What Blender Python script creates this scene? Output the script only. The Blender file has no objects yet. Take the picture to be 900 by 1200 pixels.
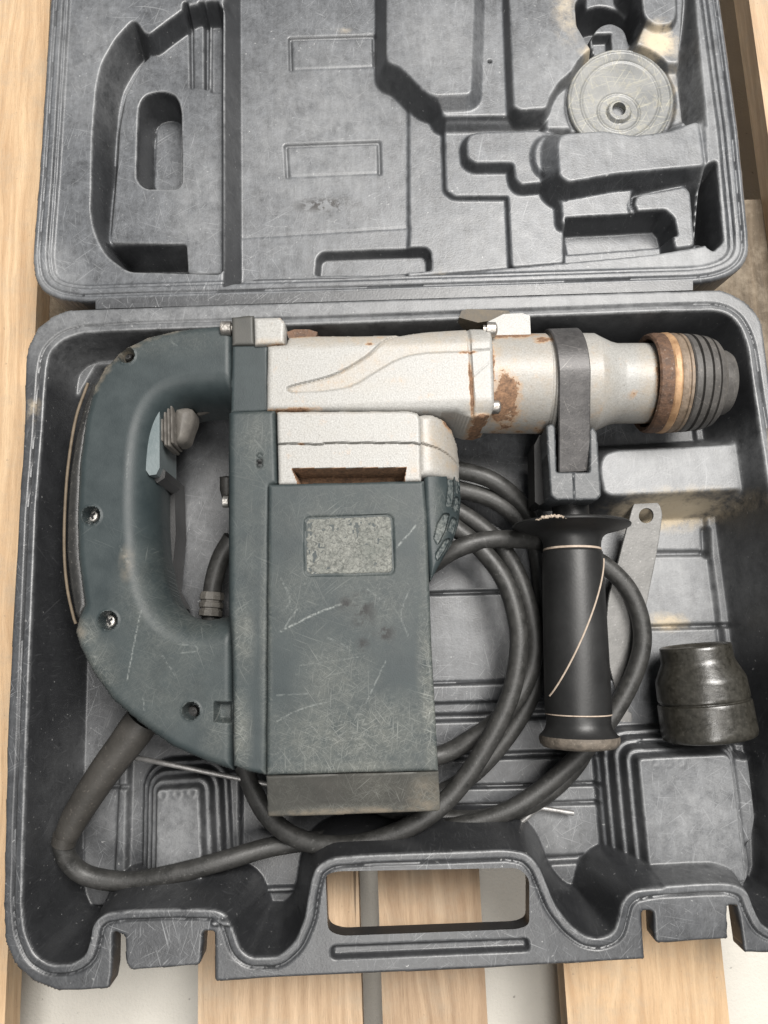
import bpy, bmesh, math, random
import numpy as np
from mathutils import Matrix, Vector

random.seed(7)
rng = np.random.default_rng(7)
sc = bpy.context.scene
C = sc.collection

# ------------------------------------------------------------------ camera
F = 901.0                      # focal length in photo pixels (900 x 1200)
PITCH, YAW = math.radians(10.2), math.radians(-2.2)
CAM_Z = 0.518
cam_d = bpy.data.cameras.new("camera")
cam = bpy.data.objects.new("camera", cam_d)
C.objects.link(cam)
cam.location = (0, 0, CAM_Z)
cam.rotation_euler = (PITCH, 0, YAW)
cam_d.sensor_fit = 'VERTICAL'
cam_d.sensor_height = 36.0
cam_d.lens = F / 1200 * 36.0
cam_d.clip_start = 0.01
cam_d.clip_end = 100
sc.camera = cam

# ------------------------------------------------------------------ light
w = bpy.data.worlds.new("World")
sc.world = w
w.use_nodes = True
w.node_tree.nodes["Background"].inputs[0].default_value = (0.93, 0.97, 1.0, 1)
w.node_tree.nodes["Background"].inputs[1].default_value = 0.165

def area(name, loc, target, sx, sy, power, col=(1, 0.97, 0.93)):
    d = bpy.data.lights.new(name, 'AREA')
    d.shape = 'RECTANGLE'; d.size = sx; d.size_y = sy; d.energy = power; d.color = col
    o = bpy.data.objects.new(name, d); C.objects.link(o)
    o.location = loc
    o.rotation_euler = (Vector(target) - Vector(loc)).to_track_quat('-Z', 'Y').to_euler()
    return o
area("ceiling_lamp", (0.65, 0.85, 2.2), (0.0, 0.0, 0.0), 1.25, 1.0, 114)
area("ceiling_lamp", (-0.03, -1.0, 2.4), (0, 0, 0), 0.5, 1.3, 34)

vs = sc.view_settings
vs.view_transform = 'Standard'; vs.look = 'None'; vs.gamma = 1.0; vs.exposure = 0.0
vs.use_curve_mapping = False
sc.cycles.use_denoising = True
sc.cycles.max_bounces = 6

# ------------------------------------------------------------------ geometry helpers
RM = np.array(cam.rotation_euler.to_matrix())
def P(px, py, z):
    """point of the place at height z that the photo shows at a pixel (used only to measure)"""
    d = RM @ np.array([(px - 450) / F, -(py - 600) / F, -1.0])
    t = (z - CAM_Z) / d[2]
    return np.array([d[0] * t, d[1] * t, z])
def PX(pts, z):
    return np.array([P(x, y, z)[:2] for x, y in pts])
def SC(px, py, z):
    return float(np.linalg.norm(P(px + 1, py, z) - P(px, py, z)))

def rnd(pts, r, n=4):
    """round the corners of a polygon"""
    pts = [np.array(p, float) for p in pts]
    out = []
    m = len(pts)
    for i in range(m):
        a, b, c = pts[i - 1], pts[i], pts[(i + 1) % m]
        la, lc = np.linalg.norm(a - b), np.linalg.norm(c - b)
        k = min(r, la * 0.45, lc * 0.45)
        p0 = b + (a - b) / max(la, 1e-9) * k
        p1 = b + (c - b) / max(lc, 1e-9) * k
        for j in range(n + 1):
            t = j / n
            out.append((1 - t) ** 2 * p0 + 2 * t * (1 - t) * b + t * t * p1)
    return out
def circ(cx, cy, rx, ry=None, n=40):
    ry = ry or rx
    return [(cx + rx * math.cos(2 * math.pi * i / n), cy + ry * math.sin(2 * math.pi * i / n)) for i in range(n)]
def rect(x0, y0, x1, y1, r=0):
    p = [(x0, y0), (x1, y0), (x1, y1), (x0, y1)]
    return rnd(p, r) if r else p
def spline(pts, n=8, closed=False):
    pts = [np.array(p, float) for p in pts]
    m = len(pts); out = []
    rngi = range(m) if closed else range(m - 1)
    for i in rngi:
        if closed:
            p0, p1, p2, p3 = pts[i - 1], pts[i], pts[(i + 1) % m], pts[(i + 2) % m]
        else:
            p1, p2 = pts[i], pts[i + 1]
            p0 = pts[i - 1] if i else 2 * p1 - p2
            p3 = pts[i + 2] if i + 2 < m else 2 * p2 - p1
        for j in range(n):
            t = j / n
            out.append(0.5 * (2 * p1 + (p2 - p0) * t + (2 * p0 - 5 * p1 + 4 * p2 - p3) * t * t + (3 * p1 - p0 - 3 * p2 + p3) * t ** 3))
    if not closed: out.append(pts[-1])
    return out

def sdf(poly, X, Y, far=None):
    """signed distance to polygon, negative inside"""
    poly = np.asarray(poly, float)
    if far is not None:
        out = np.full(X.shape, far, float)
        lo = poly.min(0) - far; hi = poly.max(0) + far
        m = (X >= lo[0]) & (X <= hi[0]) & (Y >= lo[1]) & (Y <= hi[1])
        if not m.any(): return out
        out[m] = sdf(poly, X[m], Y[m])
        return out
    d = np.full(X.shape, 1e9); s = np.zeros(X.shape, bool)
    n = len(poly)
    for i in range(n):
        ax, ay = poly[i]; bx, by = poly[(i + 1) % n]
        ex, ey = bx - ax, by - ay
        wx, wy = X - ax, Y - ay
        L = ex * ex + ey * ey
        if L < 1e-16: continue
        t = np.clip((wx * ex + wy * ey) / L, 0, 1)
        dx = wx - t * ex; dy = wy - t * ey
        d = np.minimum(d, dx * dx + dy * dy)
        c = (ay > Y) != (by > Y)
        if abs(ey) > 1e-14:
            s ^= c & (X < ex * (Y - ay) / ey + ax)
    d = np.sqrt(d)
    return np.where(s, -d, d)

def vnoise(X, Y, scale, seed=0):
    """smooth value noise, 0..1"""
    r = np.random.default_rng(seed); T = r.random((256, 256))
    x = X * scale + 1000.0; y = Y * scale + 1000.0
    xi = np.floor(x).astype(int); yi = np.floor(y).astype(int)
    fx = x - xi; fy = y - yi
    fx = fx * fx * (3 - 2 * fx); fy = fy * fy * (3 - 2 * fy)
    a = T[yi % 256, xi % 256]; b = T[yi % 256, (xi + 1) % 256]
    c = T[(yi + 1) % 256, xi % 256]; d = T[(yi + 1) % 256, (xi + 1) % 256]
    return (a * (1 - fx) + b * fx) * (1 - fy) + (c * (1 - fx) + d * fx) * fy

def link(name, me, mat, parent):
    o = bpy.data.objects.new(name, me)
    C.objects.link(o)
    if mat is not None:
        me.materials.append(M[mat] if isinstance(mat, str) else mat)
    if parent is not None:
        o.parent = parent
        mw = Matrix.Identity(4); q = parent
        while q is not None:
            if q.type == 'EMPTY': mw = Matrix.Translation(q.location)
            q = q.parent
        o.matrix_parent_inverse = mw.inverted()
        if parent.type != 'EMPTY':           # parent mesh sits at the world origin of its own parent
            o.matrix_parent_inverse = Matrix.Identity(4)
    return o
def tag(o, label, cat=None, group=None, kind=None):
    if label: o['label'] = label
    if cat: o['category'] = cat
    if group: o['group'] = group
    if kind: o['kind'] = kind
    return o
def empty(name, loc, label, cat):
    o = bpy.data.objects.new(name, None); C.objects.link(o)
    o.location = loc; o.empty_display_size = 0.02
    tag(o, label, cat)
    return o

def px_list(s):
    return [tuple(float(v) for v in q.split(',')) for q in s.split()]

class HF:
    """a moulded surface: a fine sheet whose height follows pressed shapes, cut to an outline"""
    def __init__(s, outline, h, z0):
        s.out = np.asarray(outline, float)
        lo = s.out.min(0) - 2 * h; hi = s.out.max(0) + 2 * h
        s.h = h
        xs = np.arange(lo[0], hi[0] + h, h); ys = np.arange(lo[1], hi[1] + h, h)
        s.X, s.Y = np.meshgrid(xs, ys)
        s.Z = np.full(s.X.shape, float(z0))
        s.sd = sdf(s.out, s.X, s.Y)
        s.attr = {}
    def hole(s, poly):
        s.sd = np.maximum(s.sd, -sdf(poly, s.X, s.Y))
    def cut(s, poly, z, w=0.004):
        d = sdf(poly, s.X, s.Y, far=0.03)
        k = np.clip(-d / max(w, 1e-6), 0, 1)
        s.Z = s.Z + (np.minimum(z, s.Z) - s.Z) * k
    def lift(s, poly, z, w=0.004):
        d = sdf(poly, s.X, s.Y, far=max(0.03, w * 1.2))
        k = np.clip(1 - d / max(w, 1e-6), 0, 1)
        s.Z = s.Z + (np.maximum(z, s.Z) - s.Z) * k
    def add(s, poly, dz, w=0.002):
        d = sdf(poly, s.X, s.Y, far=0.03)
        s.Z = s.Z + dz * np.clip(1 - d / w, 0, 1)
    def line(s, pts, width, dz):
        """groove or bead along a polyline (x,y metres)"""
        d = np.full(s.X.shape, 1e9)
        pts = np.asarray(pts, float)
        lo = pts.min(0) - 3 * width; hi = pts.max(0) + 3 * width
        m = (s.X >= lo[0]) & (s.X <= hi[0]) & (s.Y >= lo[1]) & (s.Y <= hi[1])
        if not m.any(): return
        X, Y = s.X[m], s.Y[m]; dd = np.full(X.shape, 1e9)
        for a, b in zip(pts[:-1], pts[1:]):
            e = b - a; L = e @ e + 1e-18
            t = np.clip(((X - a[0]) * e[0] + (Y - a[1]) * e[1]) / L, 0, 1)
            dd = np.minimum(dd, np.hypot(X - a[0] - t * e[0], Y - a[1] - t * e[1]))
        s.Z[m] += dz * np.clip(1.5 - dd / width * 1.5, 0, 1)
    def blur(s, n=1):
        for _ in range(n):
            Z = np.pad(s.Z, 1, mode='edge')
            Z = (Z[:-2] + 2 * Z[1:-1] + Z[2:]) / 4
            s.Z = (Z[:, :-2] + 2 * Z[:, 1:-1] + Z[:, 2:]) / 4
    def edges(s):
        """where the surface is convex: edges that get rubbed"""
        Z0 = s.Z.copy(); s.blur(5)
        s.attr['edge'] = np.clip((Z0 - s.Z - 0.00025) / 0.0007, 0, 1); s.Z = Z0
    def fillet(s, r, drop=None, d=None):
        """round the edge of the outline with radius r (drop = how far down it goes)"""
        drop = drop or r
        d = -(s.sd if d is None else d)
        t = np.clip(1 - d / r, 0, 1)
        s.Z = s.Z - drop * (1 - np.sqrt(np.clip(1 - t * t, 0, 1)))
    def paint(s, name, blobs, z):
        a = s.attr.setdefault(name, np.zeros(s.X.shape))
        for px, py, rx, ry, st in blobs:
            c = P(px, py, z); k = SC(px, py, z)
            q = np.sqrt(((s.X - c[0]) / (rx * k)) ** 2 + ((s.Y - c[1]) / (ry * k)) ** 2)
            s.attr[name] = a = np.maximum(a, st * np.clip(1.35 - q, 0, 1))
    def mark(s, z, *lines):
        a = s.attr.setdefault('mark', np.zeros(s.X.shape)); Zs = s.Z
        s.Z = np.zeros(s.X.shape)
        for st, wd, txt in lines:
            s.Z[:] = 0; s.line([P(x, y, z)[:2] for x, y in spline(px_list(txt), 5)], wd * 0.001, 1.0)
            a = np.maximum(a, st * np.clip(s.Z, 0, 1))
        s.attr['mark'] = a; s.Z = Zs
    def build(s, name, mat, parent, skirt=None, inset=0.0, bottom=False, sharp=50):
        h = s.h; sd = s.sd
        ok = sd < 0.62 * h
        q = ok[:-1, :-1] & ok[1:, :-1] & ok[1:, 1:] & ok[:-1, 1:]
        ny, nx = sd.shape
        gy, gx = np.gradient(sd, h)
        gl = np.hypot(gx, gy) + 1e-9
        cnt = np.zeros(sd.shape, int)
        for a in (slice(0, -1), slice(1, None)):
            for b in (slice(0, -1), slice(1, None)):
                cnt[a, b] += q
        bnd = (cnt > 0) & (cnt < 4)
        X = np.where(bnd, s.X - gx / gl * sd, s.X); Y = np.where(bnd, s.Y - gy / gl * sd, s.Y)
        idx = np.full(sd.shape, -1); used = cnt > 0
        idx[used] = np.arange(used.sum())
        V = np.stack([X[used], Y[used], s.Z[used]], 1)
        ji, ii = np.nonzero(q)
        Fq = np.stack([idx[ji, ii], idx[ji, ii + 1], idx[ji + 1, ii + 1], idx[ji + 1, ii]], 1)
        at = {k: v[used] for k, v in s.attr.items()}
        if skirt is not None:
            qp = np.pad(q, 1)
            E = []
            Q = qp[1:-1, 1:-1]
            for cond, a, b in ((~qp[:-2, 1:-1], (0, 0), (0, 1)), (~qp[1:-1, 2:], (0, 1), (1, 1)),
                               (~qp[2:, 1:-1], (1, 1), (1, 0)), (~qp[1:-1, :-2], (1, 0), (0, 0))):
                j, i = np.nonzero(Q & cond)
                E.append(np.stack([idx[j + a[0], i + a[1]], idx[j + b[0], i + b[1]]], 1))
            E = np.concatenate(E)
            bv = np.unique(E); low = np.full(len(V), -1); low[bv] = np.arange(len(bv)) + len(V)
            ins = np.stack([(gx / gl)[used][bv], (gy / gl)[used][bv]], 1) * inset
            zb = skirt(V[bv]) if callable(skirt) else np.full(len(bv), skirt)
            LV = np.concatenate([V[bv][:, :2] - ins, zb[:, None]], 1)
            V = np.concatenate([V, LV])
            Fq = np.concatenate([Fq, np.stack([E[:, 1], E[:, 0], low[E[:, 0]], low[E[:, 1]]], 1)])
            at = {k: np.concatenate([v, v[bv]]) for k, v in at.items()}
        me = bpy.data.meshes.new(name)
        me.vertices.add(len(V)); me.vertices.foreach_set('co', V.astype(np.float32).ravel())
        me.loops.add(len(Fq) * 4); me.loops.foreach_set('vertex_index', Fq.astype(np.int32).ravel())
        me.polygons.add(len(Fq)); me.polygons.foreach_set('loop_start', np.arange(0, len(Fq) * 4, 4, dtype=np.int32))
        me.update(calc_edges=True); me.validate()
        me.polygons.foreach_set('use_smooth', np.ones(len(me.polygons), bool))
        me.set_sharp_from_angle(angle=math.radians(sharp))
        for k, v in at.items():
            A = me.attributes.new(k, 'FLOAT', 'POINT'); A.data.foreach_set('value', v.astype(np.float32))
        return link(name, me, mat, parent)

def puff(name, mat, parent, outline, z, zbot, r=0.003, drop=None, h=0.0008, holes=(), fn=None, paint=None, inset=0.0, rh=None, droph=None, sharp=50):
    """solid moulded body: outline (pixels at height z), rounded upper edge, walls down to zbot"""
    hf = HF(PX(outline, z), h, z)
    if fn: fn(hf)
    hf.fillet(r, drop)
    for hp in holes:
        pw = PX(hp, z)
        dh = -sdf(pw, hf.X, hf.Y)
        hf.fillet(rh or r, droph or drop, d=dh)
        hf.sd = np.maximum(hf.sd, dh)
    for k, b in (paint or {}).items(): hf.paint(k, b, z)
    return hf.build(name, mat, parent, skirt=zbot, inset=inset, sharp=sharp)

def mesh_obj(name, V, Fc, mat, parent, smooth=True, sharp=40):
    me = bpy.data.meshes.new(name)
    me.from_pydata([tuple(map(float, v)) for v in V], [], [tuple(int(i) for i in f) for f in Fc])
    me.update()
    if smooth:
        me.polygons.foreach_set('use_smooth', [True] * len(me.polygons))
        me.set_sharp_from_angle(angle=math.radians(sharp))
    return link(name, me, mat, parent)

def prism(name, mat, parent, top, zbot, bev=0.001, inset=0.0, seg=3):
    """solid with a polygonal top (list of 3-D points, counter-clockwise or not) and walls to zbot"""
    top = [np.array(p, float) for p in top]
    ar = sum(a[0] * b[1] - b[0] * a[1] for a, b in zip(top, top[1:] + top[:1]))
    if ar < 0: top = top[::-1]
    c = np.mean(top, 0)
    bm = bmesh.new()
    tv = [bm.verts.new(p) for p in top]
    bv = []
    for p in top:
        q = p + (c - p) / (np.linalg.norm((c - p)[:2]) + 1e-9) * inset
        bv.append(bm.verts.new((q[0], q[1], zbot)))
    bm.faces.new(tv); bm.faces.new(bv[::-1])
    n = len(top)
    for i in range(n):
        bm.faces.new((tv[i], bv[i], bv[(i + 1) % n], tv[(i + 1) % n]))
    if bev:
        es = [e for e in bm.edges if e.calc_face_angle(0) > 0.5]
        bmesh.ops.bevel(bm, geom=es, offset=bev, segments=seg, affect='EDGES', profile=0.5)
    bmesh.ops.recalc_face_normals(bm, faces=bm.faces)
    me = bpy.data.meshes.new(name); bm.to_mesh(me); bm.free()
    me.polygons.foreach_set('use_smooth', [True] * len(me.polygons))
    me.set_sharp_from_angle(angle=math.radians(35))
    return link(name, me, mat, parent)
def box(name, mat, parent, x0, y0, z0, x1, y1, z1, bev=0.001):
    return prism(name, mat, parent, [(x0, y0, z1), (x1, y0, z1), (x1, y1, z1), (x0, y1, z1)], z0, bev)

def frame(d):
    d = d / np.linalg.norm(d)
    up = np.array([0, 0, 1.0]) if abs(d[2]) < 0.9 else np.array([0, 1.0, 0])
    u = np.cross(up, d); u /= np.linalg.norm(u)
    return d, u, np.cross(d, u)
def tube(name, mat, parent, pts, r, n=16, caps=True, jitter=0):
    pts = [np.array(p, float) for p in pts]
    V = []; Fc = []
    m = len(pts); u = None
    for i, p in enumerate(pts):
        d = pts[min(i + 1, m - 1)] - pts[max(i - 1, 0)]
        d = d / np.linalg.norm(d)
        if u is None: _, u, v = frame(d)
        else:
            u = u - d * (u @ d); u /= np.linalg.norm(u); v = np.cross(d, u)
        ri = r[i] if hasattr(r, '__len__') else r
        for k in range(n):
            a = 2 * math.pi * k / n
            V.append(p + (u * math.cos(a) + v * math.sin(a)) * ri)
    for i in range(m - 1):
        for k in range(n):
            Fc.append((i * n + k, i * n + (k + 1) % n, (i + 1) * n + (k + 1) % n, (i + 1) * n + k))
    if caps:
        Fc.append(tuple(range(n - 1, -1, -1))); Fc.append(tuple((m - 1) * n + k for k in range(n)))
    return mesh_obj(name, V, Fc, mat, parent)
def lathe(name, mat, parent, A, B, prof, n=72, sharp=30, wob=0.0):
    """turned body on the axis A-B; prof = (distance from A, radius) in metres"""
    A = np.array(A, float); B = np.array(B, float)
    d, u, v = frame(B - A)
    V = []; Fc = []
    m = len(prof)
    for i, (t, r) in enumerate(prof):
        for k in range(n):
            a = 2 * math.pi * k / n
            rr = r * (1 + wob * math.sin(3 * a + i) * 0.5 + wob * math.sin(7 * a + 2 * i) * 0.3)
            V.append(A + d * t + (u * math.cos(a) + v * math.sin(a)) * rr)
    for i in range(m - 1):
        for k in range(n):
            Fc.append((i * n + k, i * n + (k + 1) % n, (i + 1) * n + (k + 1) % n, (i + 1) * n + k))
    Fc.append(tuple(range(n - 1, -1, -1))); Fc.append(tuple((m - 1) * n + k for k in range(n)))
    return mesh_obj(name, V, Fc, mat, parent, sharp=sharp)
def plathe(name, mat, parent, a, b, z, prof, z2=None, **kw):
    """lathe measured in pixels: axis from pixel a to pixel b at height z, prof in pixels"""
    A = P(a[0], a[1], z); B = P(b[0], b[1], z if z2 is None else z2)
    k = np.linalg.norm(B - A) / math.hypot(b[0] - a[0], b[1] - a[1])
    return lathe(name, mat, parent, A, B, [(t * k, r * k) for t, r in prof], **kw)

# ------------------------------------------------------------------ materials
M = {}
class NT:
    def __init__(s, name):
        s.m = bpy.data.materials.new(name); s.m.use_nodes = True
        s.t = s.m.node_tree; s.b = s.t.nodes['Principled BSDF']; M[name] = s.m
        s.tc = s.t.nodes.new('ShaderNodeTexCoord').outputs['Object']
    def n(s, typ, **kw):
        o = s.t.nodes.new(typ)
        for k, v in kw.items():
            if hasattr(o, k) and not isinstance(v, tuple) and k not in ('inputs',): setattr(o, k, v)
        return o
    def l(s, a, b): s.t.links.new(a, b)
    def val(s, x, sock):
        if isinstance(x, (int, float)): sock.default_value = x
        elif isinstance(x, tuple): sock.default_value = x if len(x) == 4 else (*x, 1)
        else: s.l(x, sock)
    def math(s, op, a, b=0.0, c=None, clamp=False):
        o = s.t.nodes.new('ShaderNodeMath'); o.operation = op; o.use_clamp = clamp
        s.val(a, o.inputs[0]); s.val(b, o.inputs[1])
        if c is not None: s.val(c, o.inputs[2])
        return o.outputs[0]
    def mix(s, f, a, b, blend='MIX'):
        o = s.t.nodes.new('ShaderNodeMix'); o.data_type = 'RGBA'; o.blend_type = blend
        s.val(f, o.inputs[0]); s.val(a, o.inputs[6]); s.val(b, o.inputs[7])
        return o.outputs[2]
    def map(s, vec, scale=(1, 1, 1), rot=(0, 0, 0), loc=(0, 0, 0)):
        o = s.t.nodes.new('ShaderNodeMapping')
        o.inputs['Scale'].default_value = scale; o.inputs['Rotation'].default_value = rot; o.inputs['Location'].default_value = loc
        s.l(vec, o.inputs['Vector']); return o.outputs[0]
    def noise(s, scale, detail=3, rough=0.55, vec=None, dist=0.0):
        o = s.t.nodes.new('ShaderNodeTexNoise')
        o.inputs['Scale'].default_value = scale; o.inputs['Detail'].default_value = detail
        o.inputs['Roughness'].default_value = rough; o.inputs['Distortion'].default_value = dist
        s.l(vec if vec is not None else s.tc, o.inputs['Vector']); return o.outputs['Fac']
    def ramp(s, f, a, b, va=0.0, vb=1.0):
        o = s.t.nodes.new('ShaderNodeMapRange'); o.inputs[1].default_value = a; o.inputs[2].default_value = b
        o.inputs[3].default_value = va; o.inputs[4].default_value = vb
        s.val(f, o.inputs[0]); return o.outputs[0]
    def attr(s, name):
        o = s.t.nodes.new('ShaderNodeAttribute'); o.attribute_name = name; return o.outputs['Fac']
    def scratches(s, angs, long=14, thin=520, lo=0.70, hi=0.76, seed=0):
        """thin hairline scratches in several directions"""
        wv = s.t.nodes.new('ShaderNodeTexNoise'); wv.inputs['Scale'].default_value = 9; wv.inputs['Detail'].default_value = 1
        s.l(s.tc, wv.inputs['Vector'])
        sub = s.t.nodes.new('ShaderNodeVectorMath'); sub.operation = 'SCALE'; sub.inputs[3].default_value = 0.03
        s.l(wv.outputs['Color'], sub.inputs[0])
        ad = s.t.nodes.new('ShaderNodeVectorMath'); ad.operation = 'ADD'; s.l(s.tc, ad.inputs[0]); s.l(sub.outputs[0], ad.inputs[1])
        out = None
        for i, a in enumerate(angs):
            v = s.map(ad.outputs[0], scale=(1, 1, 1), rot=(0, 0, math.radians(a)))
            v = s.map(v, scale=(long, thin, 60), loc=(seed + i * 3.7, i * 5.1, seed))
            f = s.ramp(s.noise(1.0, 1.0, 0.5, v), lo, hi)
            out = f if out is None else s.math('MAXIMUM', out, f)
        return out
    def bump(s, height, strength=0.2, dist=0.001):
        o = s.t.nodes.new('ShaderNodeBump'); o.inputs['Strength'].default_value = strength; o.inputs['Distance'].default_value = dist
        s.val(height, o.inputs['Height']); s.l(o.outputs[0], s.b.inputs['Normal'])
    def out(s, col, rough=0.5, metal=0.0, spec=0.5):
        s.val(col, s.b.inputs['Base Color']); s.val(rough, s.b.inputs['Roughness']); s.val(metal, s.b.inputs['Metallic'])
        s.b.inputs['Specular IOR Level'].default_value = spec
    def point(s, lo=0.52, hi=0.60):
        g = s.t.nodes.new('ShaderNodeNewGeometry'); return s.ramp(g.outputs['Pointiness'], lo, hi)

def m_case(name='case_plastic', edges=True):
    t = NT(name)
    big = t.noise(11, 3, 0.6); smear = t.noise(70, 9, 0.82, dist=0.4); fine = t.noise(900, 2, 0.5)
    streak = t.noise(1.0, 5, 0.7, t.map(t.tc, scale=(260, 42, 120), rot=(0, 0, 0.3)))
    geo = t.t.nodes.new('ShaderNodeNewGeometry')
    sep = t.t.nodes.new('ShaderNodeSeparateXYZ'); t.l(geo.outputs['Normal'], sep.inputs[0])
    up = t.ramp(sep.outputs[2], 0.55, 0.97)                    # dust and rubbing marks thinned on walls, so shade sits in their colour
    base = t.mix(t.ramp(smear, 0.3, 0.7), (0.016, 0.0165, 0.018), (0.026, 0.027, 0.029))
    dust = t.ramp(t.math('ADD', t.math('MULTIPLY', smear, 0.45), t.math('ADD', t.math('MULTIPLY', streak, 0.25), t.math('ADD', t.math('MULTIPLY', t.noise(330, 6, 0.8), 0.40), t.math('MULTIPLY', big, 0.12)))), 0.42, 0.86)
    dust = t.math('MULTIPLY', t.math('MULTIPLY', dust, t.math('ADD', 0.25, t.math('MULTIPLY', t.attr('dust_and_light'), 0.34))), t.math('ADD', t.math('MULTIPLY', up, 0.84), 0.16))  # extra dust also paints the lid and right side as more brightly lit
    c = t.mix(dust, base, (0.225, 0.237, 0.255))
    sx = t.scratches((14, 68, 105, 150), 30, 1250, 0.70, 0.78, 1)
    sx2 = t.scratches((35, 88, 128), 90, 1600, 0.68, 0.76, 9)
    mask = t.ramp(big, 0.36, 0.62)
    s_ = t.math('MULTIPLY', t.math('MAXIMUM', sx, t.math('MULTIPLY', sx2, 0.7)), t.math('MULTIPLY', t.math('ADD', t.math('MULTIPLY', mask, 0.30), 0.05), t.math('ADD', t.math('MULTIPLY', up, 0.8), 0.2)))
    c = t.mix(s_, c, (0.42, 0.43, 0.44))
    sp = t.math('MULTIPLY', t.ramp(t.noise(420, 2, 0.5), 0.70, 0.76), t.ramp(smear, .42, .6, 0.0, 0.55))
    c = t.mix(sp, c, (0.50, 0.50, 0.49))
    if edges:
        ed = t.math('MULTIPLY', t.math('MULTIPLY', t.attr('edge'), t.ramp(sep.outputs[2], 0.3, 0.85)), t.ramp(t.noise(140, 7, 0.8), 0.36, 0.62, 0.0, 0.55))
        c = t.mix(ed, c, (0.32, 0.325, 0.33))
    k = t.attr('mark')
    c = t.mix(t.math('MULTIPLY', k, t.ramp(streak, 0.35, 0.6)), c, (0.42, 0.42, 0.42))
    g = t.attr('grime_and_light')
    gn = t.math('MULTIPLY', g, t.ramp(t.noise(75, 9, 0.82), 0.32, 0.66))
    c = t.mix(t.math('MULTIPLY', gn, 0.85), c, t.mix(streak, (0.185, 0.19, 0.195), (0.34, 0.345, 0.35)))  # pale tone for grime and for painted light on walls and floor
    d = t.attr('dirt')
    dn = t.math('MULTIPLY', d, t.ramp(t.math('ADD', t.noise(90, 7, 0.78), t.math('MULTIPLY', d, 0.22)), 0.50, 0.72))
    c = t.mix(t.math('MULTIPLY', dn, 0.9), c, t.mix(smear, (0.36, 0.29, 0.19), (0.56, 0.48, 0.36)))
    k = t.attr('stain')
    c = t.mix(t.math('MULTIPLY', k, t.ramp(t.noise(120, 5, 0.7), 0.45, 0.52)), c, (0.015, 0.013, 0.012))
    rough = t.math('ADD', t.ramp(smear, 0.3, 0.75, 0.34, 0.46), t.math('MULTIPLY', t.math('MAXIMUM', dn, t.math('MULTIPLY', gn, 0.5)), 0.3))
    t.out(c, rough, 0.0, 0.62)
    t.bump(t.math('ADD', t.math('MULTIPLY', fine, 0.8), t.math('MULTIPLY', smear, 0.22)), 0.17, 0.0006)
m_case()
m_case('case_trim', False)

def m_green(name='green_plastic', a=(0.021, 0.029, 0.031), b=(0.032, 0.042, 0.044), edges=True):
    t = NT(name)
    mid = t.noise(70, 4, 0.65); big = t.noise(18, 3, 0.6); fine = t.noise(1300, 2, 0.5)
    c = t.mix(t.ramp(mid, 0.3, 0.7), a, b)
    sc_ = t.attr('scuff')
    sx = t.scratches((22, 62, 98, 140), 45, 1500, 0.68, 0.76, 4)
    sx2 = t.scratches((40, 112, 160), 150, 2000, 0.60, 0.70, 14)
    fl = t.math('MULTIPLY', t.ramp(t.noise(520, 6, 0.85), 0.53, 0.68), t.ramp(t.noise(48, 6, 0.75), 0.40, 0.62))
    s = t.math('MAXIMUM', t.math('MULTIPLY', sx, t.math('ADD', t.math('MULTIPLY', sc_, 0.24), t.math('MULTIPLY', t.ramp(big, .5, .7), 0.12))),
               t.math('MULTIPLY', t.math('MAXIMUM', t.math('MULTIPLY', sx2, 0.28), fl), t.math('MULTIPLY', sc_, 0.55)))
    haze = t.math('MULTIPLY', sc_, t.ramp(t.noise(40, 9, 0.85), 0.36, 0.70, 0.0, 0.50))
    c = t.mix(haze, c, (0.185, 0.185, 0.160))
    c = t.mix(s, c, (0.42, 0.43, 0.40))
    if edges:
        ed = t.math('MULTIPLY', t.point(0.53, 0.64), t.ramp(t.noise(160, 4, 0.7), 0.42, 0.6))
        c = t.mix(t.math('MULTIPLY', ed, 0.35), c, (0.33, 0.35, 0.33))
    c = t.mix(t.math('MULTIPLY', t.attr('mark'), t.ramp(t.noise(500, 3, 0.6), 0.40, 0.60, 0.0, 0.62)), c, (0.34, 0.36, 0.345))
    d = t.attr('dirt')
    dn = t.math('MULTIPLY', d, t.ramp(t.noise(110, 5, 0.7), 0.36, 0.6))
    c = t.mix(dn, c, t.mix(mid, (0.16, 0.13, 0.10), (0.30, 0.26, 0.20)))
    k = t.attr('stain')
    c = t.mix(t.math('MULTIPLY', k, t.ramp(t.noise(120, 5, 0.7), 0.45, 0.55)), c, (0.012, 0.012, 0.012))
    t.out(c, t.math('ADD', t.ramp(mid, 0.3, 0.8, 0.44, 0.56), t.math('MULTIPLY', sc_, 0.15)), 0.0, 0.34)
    t.bump(t.math('ADD', t.math('MULTIPLY', fine, 0.6), t.math('MULTIPLY', s, -0.5)), 0.18, 0.0005)
m_green()
m_green('end_cap_plastic', (0.050, 0.050, 0.046), (0.068, 0.066, 0.060), False)

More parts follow.
